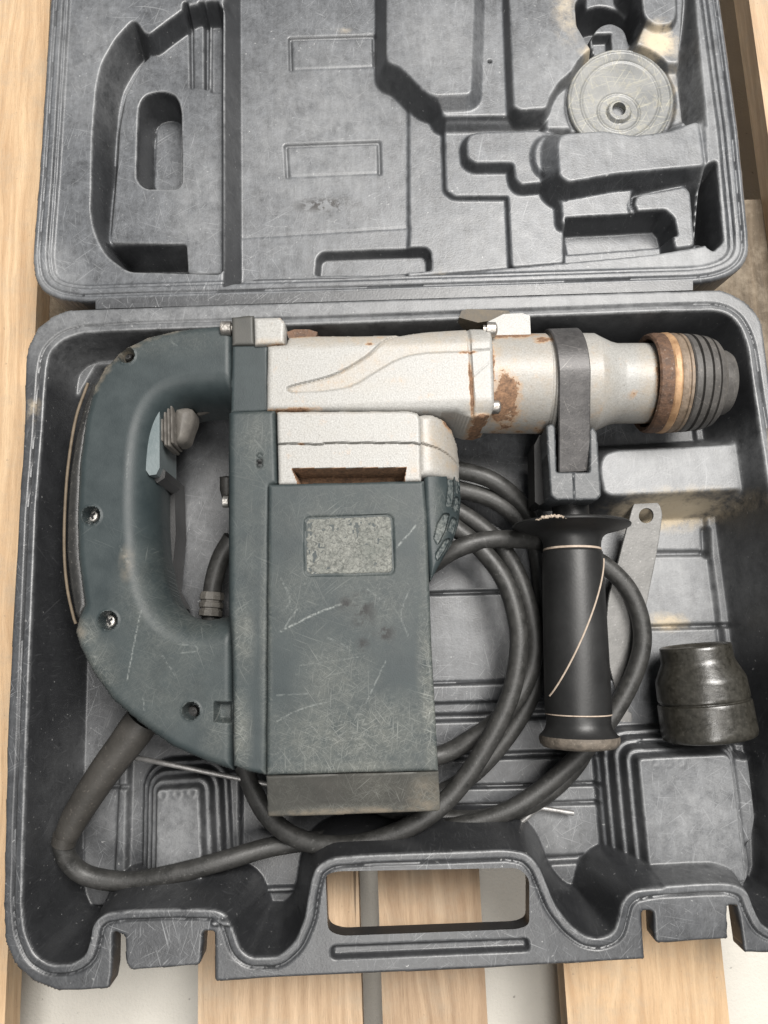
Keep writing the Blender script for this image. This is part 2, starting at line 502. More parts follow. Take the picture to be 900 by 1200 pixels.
def m_silver():
    t = NT('silver_paint')
    fine = t.noise(1000, 3, 0.7); mid = t.noise(60, 4, 0.65); v = t.noise(430, 4, 0.7)
    c = t.mix(t.ramp(fine, 0.30, 0.70), (0.225, 0.220, 0.207), (0.345, 0.340, 0.325))
    c = t.mix(t.math('MULTIPLY', t.ramp(mid, 0.48, 0.75), 0.30), c, (0.27, 0.25, 0.215))
    pits = t.math('MULTIPLY', t.ramp(v, 0.615, 0.69), 0.5)
    c = t.mix(pits, c, (0.12, 0.11, 0.10))
    sx = t.scratches((15, 110), 60, 1600, 0.72, 0.78, 6)
    c = t.mix(t.math('MULTIPLY', sx, 0.22), c, (0.12, 0.11, 0.10))
    d = t.attr('dirt'); r = t.attr('rust')
    n5 = t.noise(130, 6, 0.72)
    dn = t.math('MULTIPLY', d, t.ramp(n5, 0.30, 0.62))
    c = t.mix(t.math('MULTIPLY', dn, 0.62), c, t.mix(mid, (0.28, 0.20, 0.12), (0.36, 0.305, 0.23)))
    wash = t.ramp(t.math('ADD', r, t.math('MULTIPLY', t.math('SUBTRACT', n5, 0.5), 1.6)), 0.16, 0.55, 0.0, 0.75)
    c = t.mix(wash, c, (0.38, 0.225, 0.11))
    rn = t.ramp(t.math('ADD', r, t.math('MULTIPLY', t.math('SUBTRACT', n5, 0.5), 1.6)), 0.46, 0.53)
    c = t.mix(rn, c, t.mix(t.ramp(t.noise(420, 6, 0.8), 0.32, 0.68), (0.060, 0.036, 0.024), (0.30, 0.17, 0.095)))
    t.out(c, t.math('ADD', 0.42, t.math('MULTIPLY', rn, 0.4)), 0.0, 0.5)
    t.bump(t.math('ADD', t.math('MULTIPLY', fine, 0.6), t.math('ADD', t.math('MULTIPLY', v, 0.5), t.math('MULTIPLY', rn, t.math('MULTIPLY', n5, 1.2)))), 0.28, 0.0007)
m_silver()

def simple(name, a, b, rough=(0.4, 0.6), metal=0.0, scale=120, spk=0.0, spkc=(0.5, 0.5, 0.5), scr=0.0, scrc=(0.5, 0.5, 0.48), bump=0.2, ns=700, spec=0.5):
    t = NT(name)
    mid = t.noise(scale, 5, 0.65); fine = t.noise(ns, 2, 0.5)
    c = t.mix(t.ramp(mid, 0.3, 0.72), a, b)
    if spk: c = t.mix(t.math('MULTIPLY', t.ramp(t.noise(520, 3, 0.6), 0.62, 0.70), spk), c, spkc)
    if scr: c = t.mix(t.math('MULTIPLY', t.scratches((25, 70, 130), 45, 1400, 0.69, 0.77, 3), scr), c, scrc)
    t.out(c, t.ramp(mid, 0.25, 0.8, rough[0], rough[1]), metal, spec)
    if bump: t.bump(t.math('ADD', fine, mid), bump, 0.0006)
    return t
simple('cord_rubber', (0.016, 0.016, 0.015), (0.040, 0.039, 0.037), (0.40, 0.60), 0, 160, 0.35, (0.12, 0.12, 0.115), 0)
simple('relief_rubber', (0.026, 0.024, 0.021), (0.048, 0.044, 0.039), (0.5, 0.65), 0, 60, 0.3, (0.16, 0.14, 0.12), 0)
simple('grip_rubber', (0.010, 0.010, 0.010), (0.018, 0.018, 0.018), (0.40, 0.50), 0, 40, 0.10, (0.06, 0.06, 0.06), bump=0.08)
simple('dusty_rubber', (0.055, 0.046, 0.036), (0.15, 0.125, 0.10), (0.65, 0.8), 0, 220, 0.5, (0.3, 0.26, 0.21), 0, bump=0.5)
simple('seam_cream', (0.28, 0.22, 0.17), (0.46, 0.38, 0.31), (0.6, 0.7), 0, 300)
simple('boot_rubber', (0.070, 0.064, 0.057), (0.13, 0.12, 0.107), (0.6, 0.75), 0, 120, 0.2, (0.25, 0.23, 0.2))
simple('black_steel', (0.050, 0.048, 0.048), (0.095, 0.091, 0.090), (0.42, 0.55), 0.4, 140, 0.35, (0.26, 0.24, 0.22), 0.22, (0.35, 0.33, 0.31))
simple('dark_metal', (0.010, 0.010, 0.009), (0.026, 0.024, 0.022), (0.45, 0.6), 0.1, 140, 0.3, (0.14, 0.12, 0.10))
simple('yoke_plastic', (0.034, 0.037, 0.040), (0.055, 0.059, 0.063), (0.42, 0.55), 0, 120, 0.4, (0.25, 0.25, 0.25), 0.2, (0.4, 0.4, 0.4))
simple('bolt_steel', (0.22, 0.20, 0.18), (0.45, 0.43, 0.40), (0.3, 0.5), 0.8, 300, 0.5, (0.12, 0.07, 0.04))
simple('rod_steel', (0.16, 0.155, 0.15), (0.32, 0.315, 0.31), (0.36, 0.5), 0.5, 260, 0.5, (0.08, 0.06, 0.05))
simple('plate_steel', (0.15, 0.148, 0.143), (0.225, 0.22, 0.213), (0.45, 0.6), 0.3, 90, 0.4, (0.42, 0.41, 0.40), 0.5, (0.2, 0.19, 0.18))
simple('rust_ring', (0.045, 0.026, 0.017), (0.15, 0.082, 0.048), (0.6, 0.8), 0.1, 240, 0.5, (0.30, 0.24, 0.2), bump=0.6)
simple('copper_ring', (0.26, 0.145, 0.075), (0.50, 0.32, 0.175), (0.45, 0.6), 0.25, 150, 0.4, (0.2, 0.1, 0.05))
simple('bronze_ring', (0.12, 0.088, 0.060), (0.26, 0.20, 0.15), (0.5, 0.7), 0.2, 200, 0.5, (0.35, 0.2, 0.1), bump=0.4)
simple('chuck_rubber', (0.046, 0.043, 0.040), (0.085, 0.080, 0.075), (0.5, 0.66), 0, 160, 0.4, (0.2, 0.18, 0.16), 0.2, (0.3, 0.27, 0.25), 0.3)
simple('oily_black', (0.014, 0.013, 0.010), (0.040, 0.037, 0.030), (0.24, 0.42), 0.0, 260, 0.25, (0.08, 0.075, 0.065), bump=0.16, ns=420, spec=0.8)
simple('strip_rubber', (0.016, 0.016, 0.016), (0.035, 0.034, 0.032), (0.35, 0.5), 0, 90, 0.4, (0.22, 0.21, 0.19))
simple('trigger_plastic', (0.10, 0.125, 0.130), (0.145, 0.17, 0.175), (0.35, 0.45), 0, 50)
simple('brown_edge', (0.085, 0.064, 0.042), (0.16, 0.125, 0.085), (0.6, 0.75), 0, 200)
simple('screw_steel', (0.30, 0.29, 0.27), (0.55, 0.53, 0.5), (0.3, 0.5), 0.85, 400)
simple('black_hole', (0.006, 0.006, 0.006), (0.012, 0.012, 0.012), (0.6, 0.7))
simple('gland_plastic', (0.06, 0.056, 0.05), (0.13, 0.12, 0.105), (0.5, 0.65), 0, 200, 0.5, (0.3, 0.28, 0.24))
simple('crevice_rust', (0.03, 0.013, 0.007), (0.12, 0.05, 0.022), (0.75, 0.9), 0, 260, 0.2, (0.35, 0.3, 0.25), bump=0.6)

simple('lug_metal', (0.045, 0.038, 0.028), (0.11, 0.088, 0.06), (0.55, 0.7), 0, 200, 0.3, (0.25, 0.2, 0.14))
simple('crust', (0.26, 0.21, 0.165), (0.44, 0.37, 0.30), (0.8, 0.9), 0, 400, bump=0.6)
def m_glue():
    t = NT('glue_residue')
    a = t.noise(420, 5, 0.75, dist=1.2); b = t.noise(60, 4, 0.6)
    c = t.mix(t.ramp(a, 0.36, 0.62), (0.050, 0.054, 0.049), (0.20, 0.203, 0.183))
    c = t.mix(t.math('MULTIPLY', t.ramp(b, 0.5, 0.7), 0.5), c, (0.085, 0.095, 0.085))
    t.out(c, 0.62); t.bump(a, 0.8, 0.0007)
m_glue()

def m_disc():
    t = NT('clouded_plastic')
    sw = t.noise(90, 5, 0.7, dist=2.0); mid = t.noise(30, 4, 0.6)
    sx = t.scratches((10, 80, 120, 160), 40, 1100, 0.64, 0.74, 21)
    c = t.mix(t.ramp(mid, 0.35, 0.68), (0.15, 0.155, 0.155), (0.29, 0.29, 0.28))
    c = t.mix(t.math('MULTIPLY', t.ramp(sw, 0.52, 0.64), 0.4), c, (0.40, 0.37, 0.27))
    c = t.mix(t.math('MULTIPLY', sx, 0.5), c, (0.50, 0.48, 0.38))
    t.out(c, 0.38)
    t.b.inputs['Transmission Weight'].default_value = 0.28
    t.bump(sw, 0.25, 0.0006)
m_disc()

def m_wood(name, a, b, seed):
    t = NT(name)
    lo = t.map(t.tc, scale=(1, 0.05, 1), loc=(seed, seed * 1.7, 0))
    warp = t.noise(14, 3, 0.5, t.map(t.tc, scale=(1, 0.25, 1), loc=(seed, 0, 0)))
    comb = t.t.nodes.new('ShaderNodeCombineXYZ'); t.l(t.math('MULTIPLY', warp, 0.05), comb.inputs[0])
    vv = t.t.nodes.new('ShaderNodeVectorMath'); vv.operation = 'ADD'; t.l(lo, vv.inputs[0]); t.l(comb.outputs[0], vv.inputs[1])
    ring = t.noise(190, 2, 0.5, vv.outputs[0]); grain = t.noise(420, 5, 0.75, vv.outputs[0])
    fib = t.noise(1500, 3, 0.7, t.map(t.tc, scale=(1, 0.05, 1), loc=(seed, 0, 0)))
    c = t.mix(t.ramp(ring, 0.32, 0.66), a, b)
    c = t.mix(t.ramp(grain, 0.46, 0.72, 0.0, 0.32), c, tuple(x * 0.62 for x in a))
    c = t.mix(t.ramp(fib, 0.52, 0.72, 0.0, 0.38), c, tuple(x * 0.5 for x in a))
    vo = t.t.nodes.new('ShaderNodeTexVoronoi'); vo.inputs['Scale'].default_value = 9.0
    t.l(t.map(t.tc, scale=(1, 0.55, 1), loc=(seed * 1.3, seed, 0)), vo.inputs['Vector'])
    kd = t.math('ADD', vo.outputs['Distance'], t.math('MULTIPLY', t.math('SUBTRACT', t.noise(120, 4, 0.7), 0.5), 0.10))
    c = t.mix(t.ramp(kd, 0.11, 0.055, 0.0, 0.75), c, (a[0] * 0.36, a[1] * 0.31, a[2] * 0.28))
    g = t.noise(28, 7, 0.75)
    c = t.mix(t.ramp(g, 0.48, 0.70, 0.0, 0.55), c, (0.33, 0.275, 0.205))
    pit = t.ramp(t.noise(260, 3, 0.6), 0.68, 0.74, 0.0, 0.5)
    c = t.mix(pit, c, (0.20, 0.15, 0.10))
    cr = t.ramp(t.noise(70, 3, 0.6, t.map(t.tc, scale=(1, 0.03, 1), loc=(seed, 0.3, 0))), 0.685, 0.695)
    c = t.mix(t.math('MULTIPLY', cr, 0.75), c, (0.09, 0.06, 0.035))
    t.out(c, t.ramp(grain, 0.3, 0.7, 0.62, 0.8))
    t.bump(t.math('ADD', t.math('ADD', grain, t.math('MULTIPLY', fib, 0.7)), t.math('MULTIPLY', cr, -1.5)), 0.5, 0.0012)
m_wood('wood_pale', (0.42, 0.275, 0.155), (0.54, 0.385, 0.235), 3.0)
m_wood('wood_tan', (0.36, 0.245, 0.15), (0.50, 0.36, 0.235), 11.0)
m_wood('wood_mid', (0.29, 0.195, 0.12), (0.42, 0.30, 0.195), 23.0)
m_wood('wood_shaded', (0.075, 0.055, 0.034), (0.125, 0.093, 0.06), 31.0)  # shade under the planks is put into this dark brown

def m_conc():
    t = NT('concrete')
    a = t.noise(9, 5, 0.6); f = t.noise(500, 3, 0.6)
    c = t.mix(t.ramp(a, 0.3, 0.7), (0.44, 0.42, 0.38), (0.56, 0.54, 0.49))
    c = t.mix(t.math('MULTIPLY', t.ramp(f, 0.6, 0.75), 0.3), c, (0.35, 0.33, 0.3))
    sp = t.ramp(t.noise(160, 1, 0.4), 0.76, 0.79)
    c = t.mix(t.math('MULTIPLY', sp, 0.6), c, (0.12, 0.11, 0.1))
    t.out(c, 0.75); t.bump(f, 0.3, 0.002)
m_conc()

# ------------------------------------------------------------------ setting: concrete floor
fl = mesh_obj('floor', [(-3, -3, -0.07), (3, -3, -0.07), (3, 3, -0.07), (-3, 3, -0.07)], [(0, 1, 2, 3)], 'concrete', None, False)
tag(fl, 'pale grey concrete floor seen between the pallet planks', 'floor', kind='structure')

# ------------------------------------------------------------------ pallet
pal = empty('wooden_pallet', (0, 0, -0.07), 'pale wooden pallet of spaced planks carrying the open tool case', 'pallet')
def ex(px, py): return P(px, py, 0.0)[0]
planks = [(ex(8, 1138) - 0.15, ex(8, 1138), 'wood_pale'),
          (ex(232, 1180), ex(424.5, 1180), 'wood_tan'),
          (ex(448, 1180), ex(570.5, 1180), 'wood_mid'),
          (ex(664, 1180), ex(853, 1180), 'wood_pale'),
          (ex(878, 2), ex(878, 2) + 0.10, 'wood_tan')]
for i, (x0, x1, mt) in enumerate(planks):
    o = box('plank', mt, pal, x0, -0.52, -0.021, x1, 0.68, 0.0, 0.0015)
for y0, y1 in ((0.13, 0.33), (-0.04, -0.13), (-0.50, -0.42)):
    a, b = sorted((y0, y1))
    box('bearer', 'wood_shaded', pal, planks[0][0] + 0.005, a, -0.0405, planks[-1][1] - 0.005, b, -0.0214, 0.0015)
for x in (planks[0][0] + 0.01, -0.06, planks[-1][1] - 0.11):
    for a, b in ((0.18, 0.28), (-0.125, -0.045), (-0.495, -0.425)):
        box('block', 'wood_shaded', pal, x, a, -0.0685, x + 0.10, b, -0.0409, 0.002)

# ------------------------------------------------------------------ tool case
case = empty('tool_case', (0, 0, 0), 'open scratched black plastic tool case lying on the wooden pallet', 'tool case')
ZR, ZF = 0.068, 0.010
mm = 0.001
inner = px_list("95,390 73,398 58,413 54.4,433 51,478 50,500 41.7,600 34,792 28,960 25.7,1060 29,1093 40,1119 59,1131 84,1130 100,1121 106,1100 108,1084 121,1071 147,1067 205,1065 253,1066 268,1074 275,1093 281,1112 293,1122 326,1122 345,1105 357,1077 362,1043 369,1017 388,1005 441,1001 537,998 594,995.6 618,1000 632,1015 642,1040 651,1062 669,1085 687,1098 704,1100 720,1093 725,1074 729,1056 741,1044 765,1039 829,1035 858,1035 876,1043 884,1066 893,1084 907,1092 932,1090 952,1078 960,1052 957,1000 946,900 920,700 895,533 882,447 876,405 870,388 862,375 852,367.5 838,364 780,365 620,371 400,379 155,387")
outer = px_list("26.7,500 20,600 10,792 7,840 2,1060 3.7,1104 14.7,1130 36.7,1152 66,1163 92,1163 127,1160 130.5,1140 131.5,1093 145,1098 146,1130 152,1139 231,1133 235,1128 237.6,1093 250.5,1093 251,1152 330,1147.5 580,1136 757,1126 753,1069 766.7,1069 768.4,1103 772,1107 855,1102 853.8,1062 866,1062 874,1118 900,1118 940,1115 968,1103 983,1082 988,1050 984,1000 972,900 944,700 911,500 898,400 895,378 888,365 876.7,353 860,343 846.7,338 830,338 460,349 95.5,361 78,362 60,369 42,384 31,406 28,424")
inner = rnd(inner, 9, 3); outer = rnd(outer, 3, 2)
hole = rnd(px_list("381,1026 395,1022 608,1018 621,1030 621,1085 608,1090 400,1098 384,1092"), 14)
b = HF(PX(outer, ZR), 0.0007, ZF)
pin = PX(inner, ZR)
di = sdf(pin, b.X, b.Y)                              # negative inside the tray
X, Y = b.X, b.Y
wall = np.clip(1 + di / 0.0105, 0, 1)
b.Z = ZF + (ZR - ZF) * wall
# flange outside the inner edge: raised inner lip, groove, lower outer flange
out_m = di > 0
b.Z = np.where(out_m, ZR - 0.0006 * np.clip(di / 0.004, 0, 1), b.Z)
b.Z = np.where(out_m, b.Z - 0.0010 * np.clip((di - 0.0044) / 0.0022, 0, 1), b.Z)
# ledge along the foot of the walls
sidem = (X > P(835, 700, ZF)[0]) | (X < P(98, 700, ZF)[0])
b.Z = np.where((di < 0) & sidem, np.maximum(b.Z, ZF + 0.0035 * np.clip((di + 0.0175) / 0.0022, 0, 1)), b.Z)
def pf(s): return PX(px_list(s), ZF)
def stairs(poly, z, n, stepw, steph):
    for i in range(n - 1, -1, -1):
        d = sdf(poly, b.X, b.Y, far=0.04)
        zz = z - i * steph
        k = np.clip(1 - (d - i * stepw) / 0.0016, 0, 1)
        b.Z = b.Z + (np.maximum(zz, b.Z) - b.Z) * k
# block under the chuck nose
b.lift(PX(rnd(px_list("703,548 708,533 722,528 862,521 880,516 884,572 718,581 708,577"), 12), 0.045), 0.045, 0.012)
b.lift(PX(px_list("848,430 862,430 870,522 851,522"), 0.03), 0.028, 0.003)
b.lift(PX(px_list("655,395 835,388 850,405 850,425 655,440"), 0.03), 0.030, 0.004)
b.lift(PX(px_list("80,405 230,398 230,420 110,425 90,460 70,470"), 0.04), 0.036, 0.006)
# right-hand stepped block, left-hand stepped block
stairs(PX(rnd(px_list("748,889 851,884 857,890 875,1034 761,1022"), 5), 0.045), 0.045, 4, 0.0045, 0.0085)
stairs(PX(rnd(px_list("184,926 233,923 238,1050 182,1045"), 5), 0.036), 0.036, 4, 0.0045, 0.0065)
for cx, cy in ((190, 932), (207, 931), (224, 929)):
    b.line([P(cx + 5 * math.cos(a), cy + 5 * math.sin(a), 0.036)[:2] for a in np.linspace(0, 6.3, 12)], 0.0009, 0.0004)
for cx in (768, 783, 798):
    b.line([P(cx + 5 * math.cos(a), 894 + 5 * math.sin(a), 0.045)[:2] for a in np.linspace(0, 6.3, 12)], 0.0009, 0.0002)
b.lift(PX(px_list("862,890 880,892 888,960 884,985 872,992"), 0.03), 0.026, 0.004)
# ribs and grooves in the floor
b.lift(pf("697,880 710,880 722,1010 708,1010"), ZF + 0.004, 0.002)
b.lift(pf("272,905 281,905 281,1030 272,1030"), ZF + 0.004, 0.002)
b.lift(pf("145,880 152,880 148,1030 138,1030"), ZF + 0.004, 0.002)
for y, wd in ((694, 1.3), (800, 1.3), (840, 3.2), (886, 2.6), (922, 1.3), (944, 1.3)):
    b.line([P(490, y + 2, ZF)[:2], P(700, y - 4, ZF)[:2]], wd * mm, -0.0035)
b.lift(pf("505,804 720,797 722,816 505,822"), ZF + 0.003, 0.002)
b.line([P(735, 649, ZF)[:2], P(826, 648, ZF)[:2]], 0.0022, -0.004)
b.line([P(826, 622, ZF)[:2], P(827, 650, ZF)[:2]], 0.0028, -0.004)
b.line([P(735, 736, ZF)[:2], P(852, 733, ZF)[:2]], 0.0018, -0.004)
b.line([P(842, 733, ZF)[:2], P(845, 760, ZF)[:2]], 0.002, -0.004)
b.line([P(740, 868, ZF)[:2], P(880, 868, ZF)[:2]], 0.002, -0.003)
b.line([P(846, 610, ZF)[:2], P(872, 880, ZF)[:2]], 0.0012, 0.0016)
b.line([P(110, 922, ZF)[:2], P(150, 921, ZF)[:2]], 0.0015, -0.003)
b.line([P(95, 860, ZF)[:2], P(95, 1050, ZF)[:2]], 0.0015, -0.003)
b.line([P(640, 1008, ZF)[:2], P(735, 1003, ZF)[:2]], 0.003, -0.003)
b.line([P(275, 1043, ZF)[:2], P(360, 1040, ZF)[:2]], 0.0022, 0.003)
Zk = b.Z.copy(); b.cut(pf("40,1062 125,1060 128,1140 30,1140"), 0.004, 0.003); b.Z = np.where(di < -0.009, b.Z, Zk)
b.cut(PX(rnd(px_list("387,1110 620,1101 622,1116 388,1126"), 6), ZR), ZR - 0.006, 0.0012)
b.blur(1)
b.Z -= 0.0019 * (0.5 + 0.5 * np.cos(np.clip(np.abs(di - 0.0054) / 0.0015, 0, 1) * math.pi))
b.Z += (vnoise(X, Y, 22, 3) - 0.5) * 0.0007 * (di < 0) + (vnoise(X, Y, 120, 4) - 0.5) * 0.00015
b.edges()
b.fillet(0.0016, 0.0016)
b.hole(PX(hole, ZR))
b.paint('dirt', [(790, 596, 75, 20, 1.15), (800, 727, 26, 12, 1.0), (877, 548, 5, 28, 1.2), (64, 498, 10, 14, 0.6), (848, 350, 30, 6, .5)], 0.035)
b.paint('grime_and_light', [(785, 690, 90, 90, 0.9), (790, 550, 110, 40, 1.0), (805, 950, 75, 75, 0.75), (210, 965, 40, 55, 0.6), (120, 920, 40, 90, 0.5), (560, 740, 60, 60, 0.3), (660, 960, 40, 50, 0.5), (870, 370, 40, 50, 0.5), (440, 360, 420, 14, 0.5), (235, 600, 40, 80, 0.45), (890, 560, 30, 200, 0.35), (300, 404, 300, 22, 0.6), (700, 386, 220, 20, 0.7), (110, 420, 60, 50, 0.6), (860, 420, 30, 60, 0.5)], 0.02)  # grime, with light on the top wall and right floor painted in
b.paint('dust_and_light', [(700, 640, 330, 260, 0.8), (450, 360, 500, 40, 0.7), (800, 950, 120, 120, 0.6)], 0.04)
zflange = ZR - 0.016
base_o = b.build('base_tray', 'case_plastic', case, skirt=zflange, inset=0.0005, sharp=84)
base_o['label'] = 'lower half of the case with moulded supports and a carrying handle'
# outer hull under the flange (walls of the tray seen from outside)
hp = pin[::2]; n = len(hp)
tg = np.roll(hp, -1, 0) - np.roll(hp, 1, 0); nr = np.stack([tg[:, 1], -tg[:, 0]], 1); nr /= np.linalg.norm(nr, axis=1)[:, None]
if sdf(pin, (hp[:1] + nr[:1] * 0.002)[:, 0], (hp[:1] + nr[:1] * 0.002)[:, 1])[0] < 0: nr = -nr
V = [np.append(p + q_ * 0.0025, ZR - 0.006) for p, q_ in zip(hp, nr)] + [np.append(p - q_ * 0.006, 0.001) for p, q_ in zip(hp, nr)]
mesh_obj('tray_hull', V, [(i, (i + 1) % n, n + (i + 1) % n, n + i) for i in range(n)], 'case_trim', case, False)

# hinge strip between tray and lid
for (y0, y1, z, nm) in ((352.5, 344.5, ZR - 0.006, 'hinge_strip'), (356, 350.5, ZR - 0.003, 'hinge_strip')):
    tp = [P(112, y0 + 6, z), P(812, y0 - 16, z), P(812, y1 - 16, z), P(112, y1 + 6, z)]
    prism(nm, 'case_trim', case, tp, 0.03, 0.0008)

# ------------------------------------------------------------------ lid
ZL = 0.060
lid_out = px_list("86,-215 100,-232 120,-238 770,-258 792,-253 806,-238 812,-215 845,0 866,150 878,270 879,295 872,311 858,322 838,329 815,332 460,343 150,352 95,354 68,350 50,341 40,326 37,300 45,200 58,0 72,-120")
lid_out = rnd(lid_out, 8, 3)
L = HF(PX(lid_out, ZL), 0.0007, ZL)
X, Y = L.X, L.Y
dl = -L.sd                                            # distance inward from the rim
L.Z -= 0.0034 * np.clip((dl - 0.0105) / 0.0024, 0, 1)
def lz(s, dz): return PX(px_list(s), ZL + dz * mm)
def ly(s, r, dz): return PX(rnd(px_list(s), r), ZL + dz * mm)
def lcut(s, dz, w=4, at=None, r=4): L.cut(ly(s, r, dz if at is None else at), ZL + dz * mm, w * mm)
def llift(s, dz, w=4, r=4): L.lift(ly(s, r, dz), ZL + dz * mm, w * mm)
# large sunken centre and right field
lcut("262,-180 262,340 300,327 500,324 600,314 770,298 826,289 838,270 828,150 814,0 800,-180", -28, 7, at=-4)
# arc trough for the rear handle and the plateau inside it
lcut("262,5 225,5 190,30 173,44 158,22 136,46 119,76 113,105 109,159 108,200 107,250 112,275 125,300 150,319 262,322", -29, 6, at=-4, r=9)
llift("262,8 240,8 224,14 197,44 167,76 148,112 141,150 138,200 134,240 130,284 218,286 221,321 262,320", -19, 5)
lcut("222,12 228,12 229,108 224,108", -22, 1.2, r=1)
lcut("240,8 248,8 247,110 241,110", -23, 1.2, r=1)
lcut("247,8 263,8 263,112 247,112", -21.5, 1.5, r=1)
lcut("219,-10 266,-10 266,7 245,11 219,6", -40, 2, at=-19)
L.cut(PX(rnd(px_list("163,125 170,112 190,107 206,112 212,128 213,215 208,221 170,221 160,210"), 8), ZL - 0.019), ZL - 0.052, 0.003)
L.lift(PX(rnd(px_list("183,148 195,141 214,143 214,223 180,223"), 8), ZL - 0.044), ZL - 0.0455, 0.003)
lcut("124,288 218,287 219,318 150,319", -50, 3, at=-19)
llift("130,-60 262,-60 262,0 215,2 180,22 168,10", -3, 5)
# centre panel marks
for s in ("340,46 438,43 439,78 341,82", "335,171 444,167 445,203 337,207"):
    q = px_list(s); g = [P(x, y, ZL - 0.028)[:2] for x, y in q]
    L.line([g[3], g[0], g[1], g[2]], 0.0014, -0.0022)
    L.line([g[2], g[3]], 0.0007, -0.0006)
L.line([P(278, 279, ZL - .028)[:2], P(478, 267, ZL - .028)[:2]], 0.0006, -0.0006)
# ground right of the centre panel is a little higher
llift("480,-180 480,262 481,266 478,324 500,322 600,314 640,310 640,-180", -26, 1.5, r=2)
llift("521,150 523,222 533,229 596,229 600,313 660,308 660,150", -22.5, 2.0, r=4)
lcut("369,322 371,300 378,294 498,290 505,296 506,318 440,322", -36, 2.5, at=-27, r=4)
# raised blocks at the top
llift("500,-180 505,110 520,136 608,135 640,130 640,-180", -14, 7)
llift("453,-180 453,72 469,78 484,93 497,107 508,112 552,110 556,0 556,-180", -7, 8, r=6)
llift("597,-180 597,0 602,124 610,129 640,127 645,112 655,97 675,80 697,66 688,50 676,30 674,5 690,-20 690,-180", -6, 3.5, r=3)
llift("640,150 645,120 665,90 700,68 760,70 792,78 800,150", -16, 4)
# deep round pocket and the round seat
llift("735,-180 735,-20 752,-5 757,25 745,55 770,72 795,74 800,0 790,-180", -10, 4)
llift("751,-180 751,-10 754,18 768,29 786,28 792,18 788,-180", -5, 2.5, r=5)
L.cut(PX(circ(713, 18, 38), ZL - 0.008), ZL - 0.050, 0.004)
L.lift(PX(rnd(px_list("690,50 700,32 715,26 732,34 738,58 728,76 700,74"), 8), ZL - 0.026), ZL - 0.026, 0.004)
L.cut(PX(px_list("693,40 716,39 717,62 697,64"), ZL - 0.026), ZL - 0.034, 0.0015)
L.cut(PX(circ(727, 122, 66, 64), ZL - 0.016), ZL - 0.019, 0.0015)
# supports lower right
llift("547,166 551,158 560,155 630,153 650,158 650,212 610,216 604,208 602,190 556,190 548,184", -15, 4, r=6)
llift("604,190 650,186 655,216 612,217", -18, 4, r=5)
L.lift(PX(circ(642, 182, 15, 22), ZL - 0.012), ZL - 0.012, 0.003)
llift("654,166 660,157 706,153 743,159 785,154 818,142 825,194 722,203 668,213 656,206", -3, 10, r=5)
llift("658,232 740,224 744,240 744,256 660,260", -16, 4, r=3)
llift("742,240 748,228 804,219 809,226 814,288 791,291 787,262 775,254 748,256", -13, 3.5, r=5)
L.line([P(744, 225, ZL - .014)[:2], P(741, 240, ZL - .014)[:2], P(749, 257, ZL - .014)[:2]], 0.0012, -0.004)
lcut("658,264 772,258 782,268 786,288 664,297", -36, 3, at=-26, r=3)
lcut("826,195 838,190 846,285 835,296 826,290", -40, 4, at=-5, r=3)
L.line([P(825, 150, ZL - .004)[:2], P(838, 290, ZL - .004)[:2]], 0.0016, 0.0015)
L.blur(1)
L.Z -= 0.0015 * (0.5 + 0.5 * np.cos(np.clip(np.abs(dl - 0.0046) / 0.0015, 0, 1) * math.pi))
L.Z -= 0.0018 * (0.5 + 0.5 * np.cos(np.clip(np.abs(dl - 0.0102) / 0.0015, 0, 1) * math.pi))
d_ = P(574, 72, ZL - .014); L.Z -= 0.006 * np.clip(1.5 - np.hypot(X - d_[0], Y - d_[1]) / 0.001, 0, 1)
L.Z += (vnoise(X, Y, 18, 5) - 0.5) * 0.0006 * (dl > 0.012) + (vnoise(X, Y, 130, 6) - 0.5) * 0.00015
L.edges()
L.fillet(0.003, 0.003)
L.paint('dirt', [(772, 50, 26, 22, 1.2), (662, 20, 16, 40, 0.6), (690, 65, 14, 8, .8), (520, 312, 12, 12, 0.6), (790, 100, 14, 40, 0.45), (400, 12, 10, 5, 0.5)], ZL - 0.01)
L.paint('grime_and_light', [(810, 110, 22, 110, 0.9), (700, 110, 90, 80, 0.8), (810, 310, 70, 22, 1.0), (520, 50, 60, 60, 0.6), (370, 150, 110, 150, 0.55), (110, 80, 50, 90, 0.5), (230, 230, 40, 90, .5), (60, 330, 40, 40, .8), (735, 180, 70, 14, .4)], ZL - 0.01)  # grime, with some of the lid's light painted in
L.attr['dust_and_light'] = np.ones(L.X.shape) * 1.3  # whole lid paled through its dust colour, for the light it catches
L.paint('stain', [(381, 240, 34, 9, 1.1)], ZL - 0.028)
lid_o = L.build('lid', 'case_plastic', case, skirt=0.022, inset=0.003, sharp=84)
lid_o['label'] = 'upper half of the case folded open, its inside full of moulded recesses'

# ------------------------------------------------------------------ rotary hammer
ham = empty('rotary_hammer', (0, 0, 0.012), 'dark green and silver rotary hammer drill lying in the open case', 'power tool')

